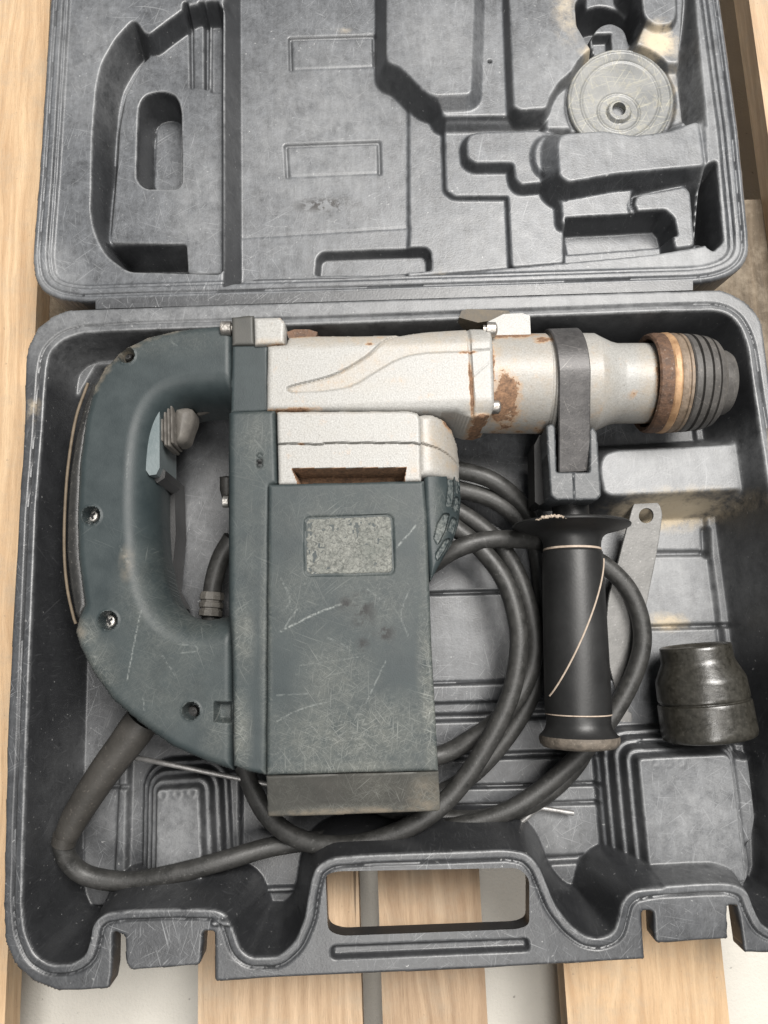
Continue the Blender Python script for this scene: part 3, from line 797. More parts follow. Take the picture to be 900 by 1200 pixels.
# rear D-handle
h_out = px_list("273,380 250,380 240,381 205,385 172,393 142,408 120,430 108,452 98,490 91,540 88,600 89,650 94,690 97,708 90,724 86,740 91,757 105,785 130,820 165,850 200,875 240,893 273,904")
h_hole = spline(px_list("264,468 235,466 208,470 191,484 181,510 177,550 176,600 179,650 186,688 200,712 225,724 250,722 266,714 270,690 270,600 269,500"), 4, True)
def hfn(hf):
    # sunken screw wells and the slot by the motor
    for cx, cy, r in ((148, 416, 9.5), (107, 604, 10.5), (127, 727, 11), (224, 833, 10)):
        hf.cut(PX(circ(cx, cy, r), 0.088), 0.076, 0.0008)
        hf.line([P(cx + (r + 1) * math.cos(a), cy + (r + 1) * math.sin(a), 0.088)[:2] for a in np.linspace(0, 6.3, 20)], 0.0007, 0.0005)
    hf.cut(PX(px_list("250,822 271,822 271,848 250,846"), 0.088), 0.080, 0.002)
    hf.mark(0.088, (.7, .5, "165,716 158,750 149,797"), (.45, .5, "190,768 205,791"), (.4, .5, "168,818 169,833"), (.4, .5, "210,755 228,757 230,763 212,765"), (.35, .4, "150,530 148,560"), (.4, .5, "200,400 208,406"), (.35, .5, "140,640 150,660"))
handle = puff('rear_handle', 'green_plastic', ham, h_out, 0.088, 0.036, r=0.005, drop=0.005, h=0.0006, holes=[h_hole], rh=0.0165, droph=0.026, fn=hfn, inset=0.002, sharp=60,
     paint={'scuff': [(210, 740, 60, 60, 0.4), (165, 700, 30, 60, 0.35), (110, 790, 30, 40, 0.8), (100, 745, 16, 20, 0.9), (255, 850, 20, 40, 0.5), (180, 800, 70, 60, 0.3), (200, 400, 70, 20, 0.25)],
            'dirt': [(109, 452, 7, 9, 1.0), (114, 440, 8, 9, 1.0), (122, 429, 9, 9, 1.0), (132, 417, 9, 9, 1.0), (143, 408, 9, 8, .9), (156, 401, 10, 7, .9), (172, 394, 14, 6, .8), (195, 387, 18, 5, .6), (90, 740, 10, 14, .5), (148, 660, 8, 20, .4)]})
for cx, cy, r in ((148, 416, 9.5), (107, 604, 10.5), (127, 727, 11), (224, 833, 10)):
    c = P(cx + 2, cy + 1, 0.0762); k = SC(cx, cy, 0.077)
    s_ = lathe('screw', 'screw_steel' if cx in (107, 127) else 'dark_metal', handle, c, c + np.array([0, 0, 0.003]), [(0, r * 0.72 * k), (0.0012, r * 0.72 * k), (0.002, r * 0.6 * k), (0.0024, r * 0.3 * k)], n=24)
    for a in (0.5, 0.5 + math.pi / 2):
        d = np.array([math.cos(a), math.sin(a), 0]) * r * 0.45 * k; e = np.array([-math.sin(a), math.cos(a), 0]) * r * 0.12 * k
        cc = c + np.array([0, 0, 0.0026 + (0.0001 if a > 1 else 0)])
        mesh_obj('cross_slot', [cc - d - e, cc + d - e, cc + d + e, cc - d + e], [(0, 1, 2, 3)], 'black_hole', handle, False)
# lower shell of the handle seen through the opening
box_pts = [P(x, y, 0.040) for x, y in px_list("186,560 204,560 206,625 200,690 212,712 190,706 180,650 180,580")]
prism('handle_lower_shell', 'grip_rubber', handle, box_pts, 0.014, 0.0015)
# seam of light brown dust on the inner edge
tube('parting_seam', 'brown_edge', handle, spline([P(x, y, 0.052) for x, y in px_list("179,560 178,600 180,640 185,678 194,702")], 6), 0.0006, 8)
# rubber strip round the back
strip = px_list("106,446 96,474 86,510 79,555 76,600 75,645 79,685 85,718 91,729 106,712 105,690 100,650 99,600 102,540 109,492 118,455")
puff('grip_strip', 'strip_rubber', handle, strip, 0.079, 0.034, r=0.006, drop=0.006, h=0.0006)
tube('strip_edge', 'brown_edge', handle, spline([P(x, y, 0.066) for x, y in px_list("103,449 89,490 80,545 76,600 75.5,650 79,690 86,722 89,731")], 6), 0.0009, 10)
# trigger with bellows boot
tr = [P(x, y, 0.081) for x, y in px_list("171,551 172,520 176,490 184,471 187,472 187,548 183,556 175,557")]
trg = prism('trigger', 'trigger_plastic', ham, tr, 0.044, 0.0012)
tr2 = [P(x, y, 0.074) for x, y in px_list("176,556 188,546 194,552 193,560 184,566")]
prism('trigger_side', 'grip_rubber', ham, tr2, 0.04, 0.001)
boot = puff('trigger_boot', 'boot_rubber', ham, rnd(px_list("201,475 218,474 225,478 226,488 220,504 217,514 211,518 203,518"), 5), 0.075, 0.058, r=0.007, drop=0.008, h=0.0005)
for i, (xa, xb, ya, yb) in enumerate(((186, 190.5, 473, 517), (190, 194.5, 471, 522), (194, 198.5, 471, 523), (198, 202, 473, 519))):
    puff('bellows_fold', 'boot_rubber', boot, rnd([(xa, ya), (xb, ya), (xb + 1, yb), (xa + 1, yb)], 2.5), 0.0785 - 0.0008 * (i == 0), 0.057, r=0.0014, drop=0.003, h=0.0003)
tube('trigger_rod', 'boot_rubber', ham, [P(230, 480, 0.058), P(250, 474, 0.058), P(275, 470, 0.058)], 0.0045)
# lock lever on the motor column
lathe('lock_lever', 'dark_metal', ham, P(266, 558, 0.076), P(266, 600, 0.070), [(0, 0.001), (0.0005, 0.0042), (0.008, 0.0042), (0.014, 0.0026), (0.018, 0.0026), (0.0185, 0.001)], n=24)
plathe('lever_screw', 'screw_steel', ham, (262, 588), (272, 588), 0.078, [(0, 2), (0, 7), (6, 7), (7, 4)], n=20)

# motor column, cover plate, end cap
def colfn(hf):
    for i in range(3):
        c = [P(303.5 + 3.2 * math.cos(a), 534 + i * 5.5 + 2.6 * math.sin(a), 0.096)[:2] for a in np.linspace(0, 6.3, 12)]
        hf.line(c, 0.0005, -0.0007)
    dx = P(276, 700, 0.096)[0]
    hf.Z -= np.clip((dx - hf.X) / 0.006, 0, 1) ** 2 * 0.004
puff('motor_column', 'green_plastic', ham, px_list("266,483 270,481 322,480 325,566 317,569 313,909 292,905 273,898 271,760 266,712"), 0.096, 0.045, r=0.003, h=0.0006, fn=colfn, inset=0.001,
     paint={'scuff': [(280, 860, 14, 55, 1.1), (285, 740, 14, 60, 0.7), (300, 520, 26, 50, 0.5), (290, 640, 20, 100, 0.3), (310, 740, 6, 200, .5)], 'stain': [(304, 540, 5, 9, 1.0)]})
def plfn(hf):
    hf.cut(PX(rnd(px_list("357,606 460,603 462,673 357,675"), 8), 0.100), 0.0992, 0.0008)
    g = [P(x, y, 0.100)[:2] for x, y in rnd(px_list("357,606 460,603 462,673 357,675"), 8)]
    hf.line(g + g[:1], 0.0006, -0.0008)
    hf.Z += (vnoise(hf.X, hf.Y, 40, 8) - 0.5) * 0.0004
    hf.mark(0.100, (.8, .7, "329,740 350,729 375,717 402,707"), (.5, .6, "333,737 342,722 350,713"), (.7, .7, "465,641 478,627 487,616"), (.5, .5, "325,845 350,832 385,822"),
            (.45, .5, "428,826 440,800 452,775"), (.5, .5, "384,747 400,754 411,762"), (.35, .5, "324,815 370,812"), (.45, .5, "329,678 340,700 336,712"), (.4, .5, "430,690 450,705"), (.4, .5, "480,690 470,720 478,745"),
            (.3, .4, "352,780 420,770"))
cover = puff('motor_cover', 'green_plastic', ham, px_list("314,567 497,563 500,600 506,760 514,904 412,906 312,909"), 0.100, 0.045, r=0.0022, h=0.0006, fn=plfn, inset=0.002,
     paint={'scuff': [(420, 860, 110, 45, 1.1), (503, 820, 12, 120, 1.35), (395, 800, 45, 60, 0.75), (420, 600, 110, 40, 0.38), (497, 640, 10, 70, 0.6), (440, 700, 60, 60, 0.45), (350, 700, 40, 60, 0.4), (400, 900, 110, 14, 1.0), (315, 740, 4, 160, .6)],
            'stain': [(425, 715, 14, 22, 0.9), (450, 742, 12, 12, 1.0), (405, 708, 8, 8, .9), (425, 755, 8, 8, .8)]})
g = HF(PX(rnd(px_list("359,608 458,605 460,671 359,673"), 7), 0.0994), 0.0005, 0.0994)
g.Z += (vnoise(g.X, g.Y, 900, 1) - 0.5) * 0.0005 + (vnoise(g.X, g.Y, 420, 2) - 0.5) * 0.0004
g.fillet(0.0004)
g.build('label_residue', 'glue_residue', cover, skirt=0.0985)['label'] = 'rough rectangle of old glue where a label was'
tp = [P(312, 909.5, 0.0992), P(412, 907, 0.0992), P(514, 904.5, 0.0992), P(516, 948, 0.082), P(513, 951, 0.081), P(330, 957, 0.081), P(314, 957, 0.081)]
ec = HF(np.array([p[:2] for p in tp]), 0.0006, 0.0)
y1_, y2_ = P(412, 907, 0.0992)[1], P(412, 954, 0.0812)[1]
ec.Z = 0.0992 + (np.clip(ec.Y, y2_ - .01, y1_) - y1_) / (y2_ - y1_) * (0.0812 - 0.0992)
ec.fillet(0.0011)
ec.paint('scuff', [(500, 935, 30, 34, 1.1), (420, 950, 110, 8, 1.0), (450, 925, 60, 24, .7), (340, 930, 40, 30, .35)], 0.09)
ec.paint('dirt', [(500, 940, 20, 30, .6), (420, 954, 120, 6, .8)], 0.088)
ec.build('end_cap', 'end_cap_plastic', ham, skirt=0.045, inset=0.001)

# grey-green blocks above the column
puff('rear_flange', 'green_plastic', ham, px_list("272,404 314,403 315,482 270,484"), 0.092, 0.045, r=0.0015, h=0.0007)
puff('rear_boss', 'end_cap_plastic', ham, px_list("271,371 297,369 298,404 272,404"), 0.094, 0.05, r=0.0015, h=0.0007)
puff('corner_boss', 'silver_paint', ham, px_list("297,372 328,371 334,378 333,402 298,404"), 0.0955, 0.05, r=0.002, h=0.0006, paint={'rust': [(325, 404, 18, 3, .5)], 'dirt': [(315, 400, 20, 5, .7)]})
plathe('bolt', 'bolt_steel', ham, (259, 385), (275, 385), 0.088, [(0, 2), (0, 7.5), (1, 8.5), (12, 8.5), (13, 5), (16, 5)], n=24)

# gear housing, silver
sw = px_list("337,456 343,452 391,439 429,418 451,398 474,387 504,381 549,377 549,411 497,413 467,420 440,435 410,452 372,458 341,459")
sws = spline(px_list("549,377 504,381 474,387 451,398 429,418 391,439 343,452 337,456 341,459"), 5)[:-1] + spline(px_list("341,459 372,458 410,452 440,435 467,420 497,413 549,411"), 5)
def gfn(hf):
    yA = P(430, 408, 0.097)[1]
    hf.Z -= np.clip((hf.Y - yA) / 0.012, 0, 1.4) ** 2 * 0.007
    yB = P(430, 470, 0.097)[1]
    hf.Z -= np.clip((yB - hf.Y) / 0.006, 0, 1.4) ** 2 * 0.002
    hf.add(PX(sws, 0.097), -0.0009, 0.0008)
    g_ = [P(x, y, 0.097)[:2] for x, y in spline(px_list("549,377 504,381 474,387 451,398 429,418 391,439 343,452 337,456 341,459"), 6)]
    hf.line(g_, 0.0006, -0.0008)
    hf.attr['dirt'] = 0.62 * (sdf(PX(sws, 0.097), hf.X, hf.Y, far=0.03) < 0)
    hf.line([P(550, 376, .097)[:2], P(551, 412, .097)[:2], P(555, 486, .097)[:2]], 0.0011, -0.0016)
    hf.line([P(550, 411, .097)[:2], P(575, 409, .097)[:2]], 0.0006, -0.0006)
    hf.line([P(554, 441, .097)[:2], P(573, 425, .097)[:2]], 0.0004, -0.0004)
puff('gear_housing', 'silver_paint', ham, px_list("313,404 335,402 337,390 350,387 420,389 470,388 500,381 545,377 571,378 577,384 580,474 577,483 566,487 552,486 535,481 312,480"), 0.097, 0.045, r=0.0025, h=0.0006, fn=gfn,
     paint={'rust': [(552, 450, 3.2, 42, .74), (340, 480, 32, 3, .68), (345, 387, 26, 6, .66), (548, 413, 12, 3, .62), (375, 387, 14, 3, .6), (568, 487, 14, 6, .8), (433, 403, 6, 2, .5)],
            'dirt': [(400, 394, 90, 12, .8), (450, 450, 60, 10, .25), (520, 400, 40, 20, .45), (430, 425, 30, 14, .6), (565, 480, 18, 14, .8)]})
tp = [P(x, y, 0.088) for x, y in px_list("336,389 345,386 362,386 372,389 370,396 338,396")]
prism('rusty_rib', 'rust_ring', ham, tp, 0.06, 0.001)
# lower gearbox block with cooling slot
def lfn(hf):
    g = [P(x, y, 0.099)[:2] for x, y in px_list("324,520 350,520 375,521 382,519 430,519 470,519 484,519 494,521")]
    hf.line(g, 0.0006, -0.0025)
    hf.cut(PX(px_list("342,549 476,548 472,570 352,570"), 0.099), 0.080, 0.0012)
    hf.attr['rust'] = 1.15 * (sdf(PX(px_list("341.5,548.6 476.5,547.6 473,574 351,574"), 0.099), hf.X, hf.Y, far=0.03) < 0)
puff('gearbox', 'silver_paint', ham, rnd(px_list("324,482 480,481 490,484 493,492 494,564 326,568"), 3), 0.099, 0.05, r=0.002, h=0.00055, fn=lfn, inset=0.001,
     paint={'dirt': [(330, 481, 30, 4, .8), (410, 482, 90, 4, .35), (486, 545, 8, 20, .5)], 'rust': [(352, 520, 5, 2, .6)]})
# rounded side cover right of the gearbox
def rfn(hf):
    xa = P(497, 520, 0.097)[0]; yb = P(515, 500, 0.097)[1]
    hf.Z -= np.clip((hf.X - xa) / 0.020, 0, 1.2) ** 2 * 0.019
    g = [P(x, y, 0.092)[:2] for x, y in px_list("490,521 500,524 515,527 528,531 540,537")]
    hf.line(g, 0.0006, -0.002)
puff('side_cover', 'silver_paint', ham, px_list("489,486 505,484 521,487 533,496 540,510 543,530 543,556 490,558"), 0.097, 0.045, r=0.0035, h=0.0006, fn=rfn, inset=0.001,
     paint={'dirt': [(520, 515, 34, 45, .75), (530, 540, 12, 10, .95)], 'rust': [(530, 490, 12, 10, .55)]})
slots = ["524,553 531,553 532,577 529,594 522,594 525,572", "535,555 540,557 539,576 535,575", "534,581 539,581 537,599 531,598",
         "519,604 526,603 521,622 512,640 508,633 512,616", "530,606 536,608 531,626 524,622", "521,634 527,632 520,646 511,659 510,651", "529,634 533,632 524,650 517,660"]
def vfn(hf):
    xa = P(503, 600, 0.094)[0]
    hf.Z -= np.clip((hf.X - xa) / 0.019, 0, 1.3) ** 2 * 0.015
    mk = np.zeros(hf.X.shape)
    for s_ in slots:
        pw = PX(rnd(px_list(s_), 2), 0.086); hf.add(pw, -0.0026, 0.0005)
        mk = np.maximum(mk, 0.4 * (sdf(pw, hf.X, hf.Y, far=0.03) < 0))
    hf.attr['mark'] = mk
puff('vent_cover', 'green_plastic', ham, px_list("496,553 508,549 521,548 532,551 543,552 544,580 540,610 531,635 515,662 504,682 500,640"), 0.094, 0.045, r=0.003, h=0.0004, fn=vfn, inset=0.001,
     paint={'scuff': [(512, 590, 10, 30, .4), (516, 620, 8, 20, .6)]})

# front barrel on its own axis
AX, BX, ZA = (560, 450.5), (866, 449), 0.063
def q(x): return x - 560
def barrel_paint(o, blobs):
    me = o.data; n = len(me.vertices)
    co = np.empty(n * 3, np.float32); me.vertices.foreach_get('co', co); co = co.reshape(-1, 3)
    for name, bl in blobs.items():
        v = np.zeros(n)
        for px, py, rx, ry, st in bl:
            c = P(px, py, 0.088); k = SC(px, py, 0.088)
            qd = np.sqrt(((co[:, 0] - c[0]) / (rx * k)) ** 2 + ((co[:, 1] - c[1]) / (ry * k)) ** 2)
            v = np.maximum(v, st * np.clip(1.35 - qd, 0, 1))
        a = me.attributes.new(name, 'FLOAT', 'POINT'); a.data.foreach_set('value', v.astype(np.float32))
def dense(prof, step=1.5):
    out = [prof[0]]
    for a, b in zip(prof[:-1], prof[1:]):
        m = max(1, int(math.hypot(b[0] - a[0], b[1] - a[1]) / step))
        for j in range(1, m + 1): out.append((a[0] + (b[0] - a[0]) * j / m, a[1] + (b[1] - a[1]) * j / m))
    return out
br = plathe('front_barrel', 'silver_paint', ham, AX, BX, ZA, dense([(q(562), 50), (q(562), 57), (q(630), 58), (q(636), 58), (q(637), 56.5), (q(639), 56.5), (q(640), 58.5), (q(644), 58.5), (q(645), 57), (q(647), 57), (q(648), 58.5), (q(692), 58), (q(700), 54), (q(712), 48.5), (q(720), 46.5), (q(778), 46.5), (q(778), 40)]), n=160)
barrel_paint(br, {'rust': [(592, 466, 19, 32, .84), (574, 420, 5, 60, .68), (600, 388, 40, 9, .62), (638, 396, 16, 8, .6), (775, 450, 5, 50, .6), (745, 460, 6, 7, .4), (600, 500, 36, 12, .5), (642, 500, 12, 14, .55)],
                  'dirt': [(600, 450, 60, 70, .5), (580, 430, 14, 60, .8), (640, 440, 16, 60, .6), (765, 450, 14, 60, .9), (700, 450, 16, 60, .55), (600, 392, 60, 12, .9), (740, 480, 40, 20, .4)]})
# boss behind the barrel and a brown piece under it
tp = [P(x, y, 0.080) for x, y in px_list("572,377 590,368 612,367 621,370 622,392 575,394")]
prism('barrel_boss', 'silver_paint', ham, tp, 0.045, 0.003)
tp = [P(x, y, 0.072) for x, y in px_list("538,372 541,364 548,362 596,364 600,372 560,378")]
prism('barrel_lug', 'lug_metal', ham, tp, 0.045, 0.002)
plathe('bolt', 'bolt_steel', ham, (566, 386), (584, 387), 0.090, [(0, 5), (4, 5), (4, 9), (14, 9), (16, 6), (17, 2)], n=24)
plathe('bolt', 'bolt_steel', ham, (570, 477), (588, 477), 0.0885, [(0, 5), (4, 5), (4, 8), (14, 8), (16, 6), (17, 2)], n=24)
# chuck: rusty collar, copper ring, ribbed rubber sleeve, nose
chk = plathe('chuck', 'rust_ring', ham, AX, BX, ZA, [(q(776), 44), (q(776), 50), (q(756), 51), (q(754), 55), (q(756), 57), (q(762), 58), (q(770), 57.5), (q(771), 50)], n=96, wob=0.004)
plathe('chuck_ring', 'copper_ring', chk, AX, BX, ZA, [(q(770), 50), (q(770), 57), (q(772), 58.2), (q(777), 58.4), (q(779), 57), (q(779), 50)], n=96, wob=0.003)
plathe('chuck_ring', 'bronze_ring', chk, AX, BX, ZA, [(q(779), 50), (q(779.5), 56.6), (q(782), 57.6), (q(785), 57.8), (q(786), 56), (q(788), 56), (q(789), 57.4), (q(792), 57.2), (q(793), 50)], n=96, wob=0.004)
plathe('chuck_sleeve', 'chuck_rubber', chk, AX, BX, ZA, [(q(793), 50), (q(793.5), 55.5), (q(795), 57), (q(800.5), 56.8), (q(801.5), 53), (q(803), 53), (q(804), 56.6), (q(811), 55.6), (q(812), 52), (q(813.5), 52), (q(814.5), 55.4), (q(821), 54), (q(822), 50.5), (q(823), 50.5), (q(824), 53), (q(830), 50.5), (q(833), 47), (q(834.5), 41), (q(835.5), 39), (q(846), 37.5), (q(850), 35), (q(852), 31), (q(852.5), 16), (q(848), 14), (q(848), 2)], n=96, wob=0.005)

# ------------------------------------------------------------------ auxiliary side handle (part of the hammer)
sh = bpy.data.objects.new('side_handle', None); C.objects.link(sh)
sh.parent = ham; sh.matrix_parent_inverse = Matrix.Translation((0, 0, -0.012))
def side(o):
    o.parent = sh; o.matrix_parent_inverse = Matrix.Identity(4)
    return o
# clamp band: wraps the barrel then runs down as a flat strap
Cx = P(671, 450, ZA); kb = SC(671, 450, ZA)
R_ = 59.5 * kb
x0, x1 = P(653, 450, 0.090)[0], P(690, 450, 0.090)[0]
path = []
for a in np.linspace(math.radians(-35), math.radians(96), 30):
    path.append((Cx[1] + R_ * math.cos(a), Cx[2] + R_ * math.sin(a)))
end = P(671, 552, 0.0745)
y_s, z_s = path[-1]
for t in np.linspace(0.12, 1, 10):
    path.append((y_s + (end[1] - y_s) * t, z_s + (end[2] - z_s) * t))
V = []; Fc = []
for i, (yy, zz) in enumerate(path):
    p0 = np.array(path[max(i - 1, 0)]); p1 = np.array(path[min(i + 1, len(path) - 1)])
    d = (p1 - p0) / np.linalg.norm(p1 - p0); nn = np.array([d[1], -d[0]])
    if nn @ (np.array([yy, zz]) - np.array([Cx[1], Cx[2]])) < 0: nn = -nn
    for (xx, s_) in ((x0 + .0006, 0.0024), (x0, 0.0018), (x0, 0), (x1, 0), (x1, 0.0018), (x1 - .0006, 0.0024)):
        V.append((xx, yy + nn[0] * s_, zz + nn[1] * s_))
for i in range(len(path) - 1):
    for k in range(6): Fc.append((i * 6 + k, i * 6 + (k + 1) % 6, (i + 1) * 6 + (k + 1) % 6, (i + 1) * 6 + k))
Fc.append(tuple(range(6))); Fc.append(tuple((len(path) - 1) * 6 + k for k in range(5, -1, -1)))
band = mesh_obj('clamp_band', V, Fc, 'black_steel', None); side(band)
bm = bmesh.new(); bm.from_mesh(band.data); bmesh.ops.recalc_face_normals(bm, faces=bm.faces); bm.to_mesh(band.data); bm.free()
yk = HF(PX(rnd(px_list("640,499 647,496 651,500 652.5,553 691,553 691,503 695,500 700,507 703,550 705,580 700,586 652,586 645,580"), 2), 0.083), 0.0005, 0.083)
yk.line([P(672, 553, 0.083)[:2], P(673, 585, 0.083)[:2]], 0.0005, 0.0005)
yk.fillet(0.0012)
side(yk.build('yoke', 'yoke_plastic', None, skirt=0.042, inset=0.001))
side(prism('yoke_floor', 'dark_metal', None, [P(x, y, 0.066) for x, y in px_list("650,515 692,515 692,556 650,556")], 0.045, 0.001))
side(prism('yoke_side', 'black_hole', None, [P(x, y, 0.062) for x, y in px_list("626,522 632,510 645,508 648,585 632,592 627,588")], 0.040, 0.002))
for tpx in ("638,536 641,537 645,580 642,582",):
    side(prism('yoke_rib', 'yoke_plastic', None, [P(x, y, 0.066) for x, y in px_list(tpx)], 0.05, 0.0005))
HA, HB, HZ = (668, 583), (679.5, 883), 0.056
def sd_(y, k=0.039): return 765 + (y - 765) / (1 + k) - 583
side(plathe('spindle', 'grip_rubber', None, HA, HB, HZ, [(0, 8), (0, 20), (2, 22), (18, 22), (42, 22)], n=48))
side(plathe('hand_guard', 'grip_rubber', None, HA, HB, HZ, [(sd_(604, .075), 20), (sd_(604, .075), 62), (sd_(604.5, .075), 68), (sd_(606.5, .075), 70), (sd_(608.5, .075), 69.5), (sd_(610.5, .075), 65), (sd_(613, .075), 56), (sd_(616, .075), 46), (sd_(619, .075), 40), (sd_(623, .075), 36.5), (sd_(629, .075), 34.5), (sd_(642, .075), 33.5), (sd_(642, .075), 20)], n=96, sharp=50, wob=0.003))
side(plathe('dust_line', 'seam_cream', None, HA, HB, HZ, [(sd_(641.5), 20), (sd_(641.5), 34.3), (sd_(644), 34.6), (sd_(644.5), 20)], n=72))
grp = plathe('grip', 'grip_rubber', None, HA, HB, HZ, [(sd_(644), 20), (sd_(644), 34), (sd_(647), 35.8), (sd_(700), 36.6), (sd_(760), 37.4), (sd_(836), 38.2), (sd_(841), 38), (sd_(842), 20)], n=96)
side(grp)
side(plathe('dust_line', 'seam_cream', None, HA, HB, HZ, [(sd_(841), 20), (sd_(841), 37.9), (sd_(842.4), 38), (sd_(842.8), 20)], n=72))
side(plathe('end_flange', 'grip_rubber', None, HA, HB, HZ, [(sd_(842), 20), (sd_(843), 37), (sd_(852), 36.5), (sd_(858), 38), (sd_(864), 42), (sd_(867), 45), (sd_(868), 30)], n=72, sharp=50))
side(plathe('end_rim', 'dusty_rubber', None, HA, HB, HZ, [(sd_(867), 30), (sd_(867), 45.2), (sd_(871), 46), (sd_(876), 45), (sd_(880), 41), (sd_(882), 30), (sd_(882), 4)], n=72, sharp=50, wob=0.006))
# spiral mould seam of the grip, standing a hair proud of the rubber
seam = []
A3, B3 = P(*HA, HZ), P(*HB, HZ); dv, uu, vv = frame(B3 - A3)
kk = np.linalg.norm(B3 - A3) / math.hypot(HB[0] - HA[0], HB[1] - HA[1])
for t in np.linspace(0, 1, 40):
    y = 655 + (820 - 655) * t
    s_ = sd_(y); rr = (35.8 + 2.3 * (y - 647) / 190) + 0.2
    off = 34.5 - 71 * (t ** 1.25 * 0.985)                    # sideways in pixels from the axis
    off = max(-rr * 0.985, min(rr * 0.985, off))
    xd = np.array([1, 0, 0]) - dv * dv[0]; xd /= np.linalg.norm(xd)
    zd = np.cross(xd, dv); zd = zd if zd[2] > 0 else -zd
    seam.append(A3 + dv * s_ * kk + xd * off * kk + zd * math.sqrt(max(rr * rr - off * off, 0)) * kk)
side(tube('mould_seam', 'seam_cream', None, seam, 0.00055, 8))
# cement crust on the upper edge of the guard
crs = spline([P(x, y, 0.0885) for x, y in px_list("628,609 636,606.5 645,605 655,605 664,606.5")], 10)
crs = [p + np.array([0, random.uniform(-.0006, .0006), random.uniform(-.0006, .0006)]) for p in crs]
side(tube('cement_crust', 'crust', None, crs, [0.0002 + 0.0009 * math.sin(math.pi * i / (len(crs) - 1)) * random.uniform(.55, 1) for i in range(len(crs))], 8))

# ------------------------------------------------------------------ power cord of the hammer
CR = 0.0057
cord_pts = [(75, 978, .046), (74, 992, .044), (83, 1012, .040), (105, 1027, .037), (150, 1033, .036), (200, 1025, .036), (260, 1009, .034), (320, 992, .028), (380, 984, .024), (450, 981, .022), (530, 970, .024), (600, 948, .026), (655, 908, .026), (700, 862, .026), (733, 812, .027), (751, 765, .028), (751, 728, .029), (737, 692, .030), (712, 665, .031), (682, 648, .032), (645, 637, .034), (605, 632, .040), (565, 634, .045), (530, 646, .045), (485, 672, .030),
            (440, 660, .020), (420, 620, .018), (450, 570, .022), (500, 548, .030), (542, 552, .034), (582, 566, .034), (616, 600, .028), (632, 660, .022), (638, 740, .021), (630, 795, .021), (603, 850, .020), (556, 905, .019), (500, 935, .018), (440, 930, .0175), (385, 860, .0175),
            (375, 720, .0175), (420, 610, .020), (490, 570, .026), (542, 575, .029), (588, 592, .028), (625, 630, .024), (652, 690, .026), (664, 760, .0275), (676, 815, .026), (688, 862, .022), (672, 900, .0185), (625, 940, .017), (560, 960, .0165), (500, 955, .0165), (440, 940, .028), (380, 880, .030),
            (345, 780, .030), (380, 660, .030), (460, 606, .030), (512, 592, .030), (545, 604, .030), (580, 632, .031), (606, 672, .032), (622, 720, .033), (626, 765, .033), (612, 808, .033), (585, 842, .032), (552, 866, .030), (512, 886, .028), (450, 890, .038), (380, 850, .040), (350, 760, .040), (390, 650, .040), (460, 608, .040), (510, 605, .040),
            (538, 622, .040), (565, 645, .042), (590, 678, .044), (604, 718, .045), (608, 760, .0455), (598, 815, .0455), (572, 870, .0455), (535, 925, .0455), (495, 960, .046), (445, 983, .045), (395, 991, .044), (348, 982, .040), (314, 956, .036), (294, 920, .032), (280, 880, .030), (262, 830, .028), (250, 780, .028), (247, 735, .030), (249, 690, .034), (258, 655, .038), (272, 630, .042)]
cpts = spline([P(x, y, z) for x, y, z in cord_pts], 9)
cord = tube('power_cord', 'cord_rubber', ham, cpts, CR, 18)
rp = spline([P(168, 843, .058), P(150, 868, .056), P(120, 908, .053), P(90, 955, .048), P(76, 984, .0455)], 10)
rr = np.interp(np.linspace(0, 1, len(rp)), [0, 0.15, 0.75, 0.93, 1], [0.0102, 0.0104, 0.0082, 0.0072, 0.0064])
tube('strain_relief', 'relief_rubber', ham, rp, list(rr), 24)
tube('relief_collar', 'relief_rubber', ham, [P(77, 978, .046), P(74.6, 989, .0447)], [0.0071, 0.0069], 20)
plathe('cord_gland', 'gland_plastic', ham, (249, 694), (246, 724), 0.033, [(0, 10), (0, 13), (4, 14.5), (9, 14.5), (9.5, 12.5), (12, 12.5), (12.5, 14.5), (18, 14.5), (19, 12.5), (21, 12.5), (21.5, 14), (28, 14), (29, 11)], n=10, sharp=20)

# ------------------------------------------------------------------ loose things in the case
# bent steel rod
rodp = [P(146, 885, .036), P(200, 896, .041), P(284, 913, .034), P(400, 935, .024), P(515, 956, .0185), P(560, 961, .0165), P(598, 967, .0165), P(606, 966, .0165), P(614, 961, .0165), P(624, 952, .0165), P(631, 948, .0165), P(638, 947.5, .0165), P(672, 953, .0165)]
rd = tube('steel_rod', 'rod_steel', None, spline(rodp, 8), 0.0016, 12)
tag(rd, 'thin bent steel rod lying under the hammer motor and cord', 'rod')
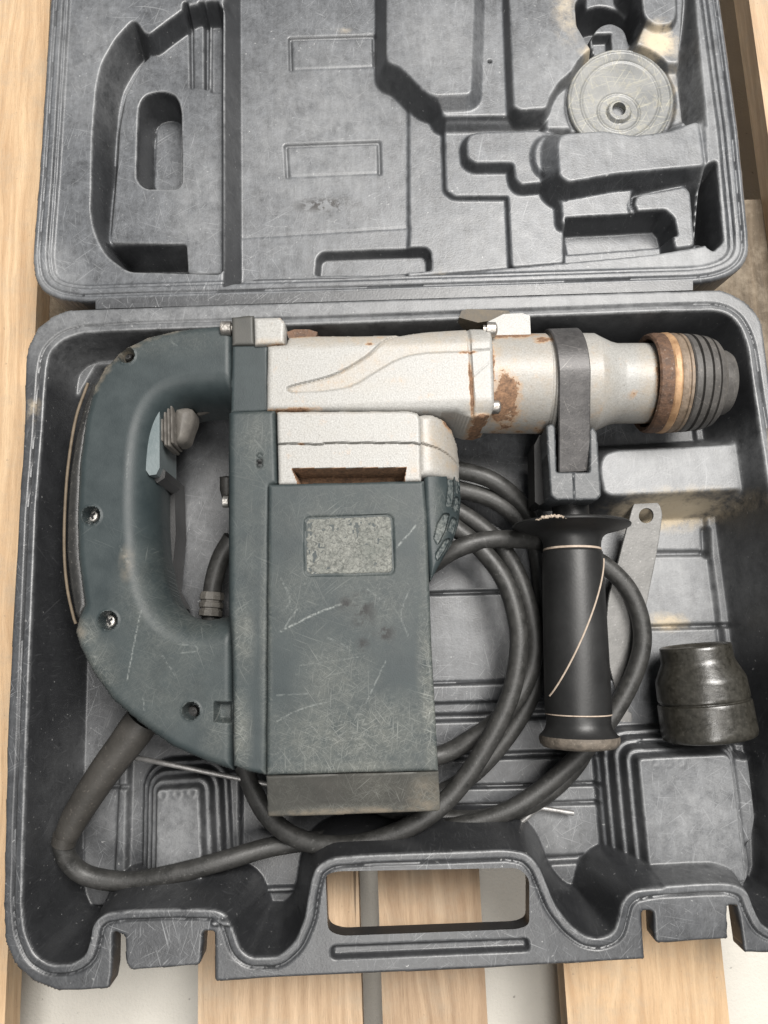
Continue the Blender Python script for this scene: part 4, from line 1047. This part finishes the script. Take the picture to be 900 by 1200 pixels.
# flat spanner
wr = HF(PX(spline(px_list("733,603 737,594 745,589 754,589 763,594 768,604 768,617 764,655 756,710 748,780 741,830 746,838 746,853 742,863 737,863 733,850 731,835 722,800 712,760 711,707 718,672"), 3, True), 0.020), 0.00035, 0.020)
yc = P(748, 700, 0.022)[1]; wr.Z = 0.0235 + (wr.Y - yc) * 0.17; wr.fillet(0.0005)
wr.hole(PX(circ(750, 608, 8.5), 0.020))
wr.attr = {}
wo = wr.build('flat_spanner', 'plate_steel', None, skirt=lambda V: V[:, 2] - 0.0022)
tag(wo, 'pale grey flat steel pin spanner with a round hole, beside the grip', 'spanner')
# black socket cup
sa, sb, sz = (814, 756), (832, 866), 0.040
cup = plathe('rubber_cap', 'oily_black', None, sa, sb, sz, dense([(12, 30), (2, 35), (0, 38), (0, 40), (1.5, 41.5), (18, 42), (21, 43), (38, 51), (41, 52), (63, 53), (64.5, 52.2), (65.5, 50.8), (66.5, 50.8), (67.5, 53.6), (69, 54), (102, 55), (108, 53.5), (110, 50), (110, 40), (95, 38), (95, 3)], 3), n=96, sharp=50, z2=0.038)
tag(cup, 'oily black stepped rubber cap lying on its side at the right wall', 'cap')
# clouded plastic disc in the lid
dz = ZL - 0.0165
dd = HF(PX(circ(727, 118, 62, 60, 60), dz), 0.0006, dz)
cc = P(725, 132, dz)
rr_ = np.hypot(dd.X - cc[0], dd.Y - cc[1]); ks = SC(725, 132, dz)
dd.Z += 0.0006 * np.clip(1.5 - np.abs(rr_ - 24 * ks) / 0.0007, 0, 1)
dd.Z += 0.0028 * np.clip((14.5 * ks - rr_) / 0.001, 0, 1)
rc = -dd.sd
dd.Z += 0.0005 * np.clip(1.5 - np.abs(rc - 0.0095) / 0.0008, 0, 1)
dd.Z += 0.0008 * np.clip(1.5 - np.abs(rc - 0.0012) / 0.0008, 0, 1)
dd.hole(PX(circ(724, 131, 8), dz))
do = dd.build('plastic_disc', 'clouded_plastic', None, skirt=dz - 0.0015)
tag(do, 'cloudy scratched clear plastic disc with a centre hole, in the lid recess', 'disc')
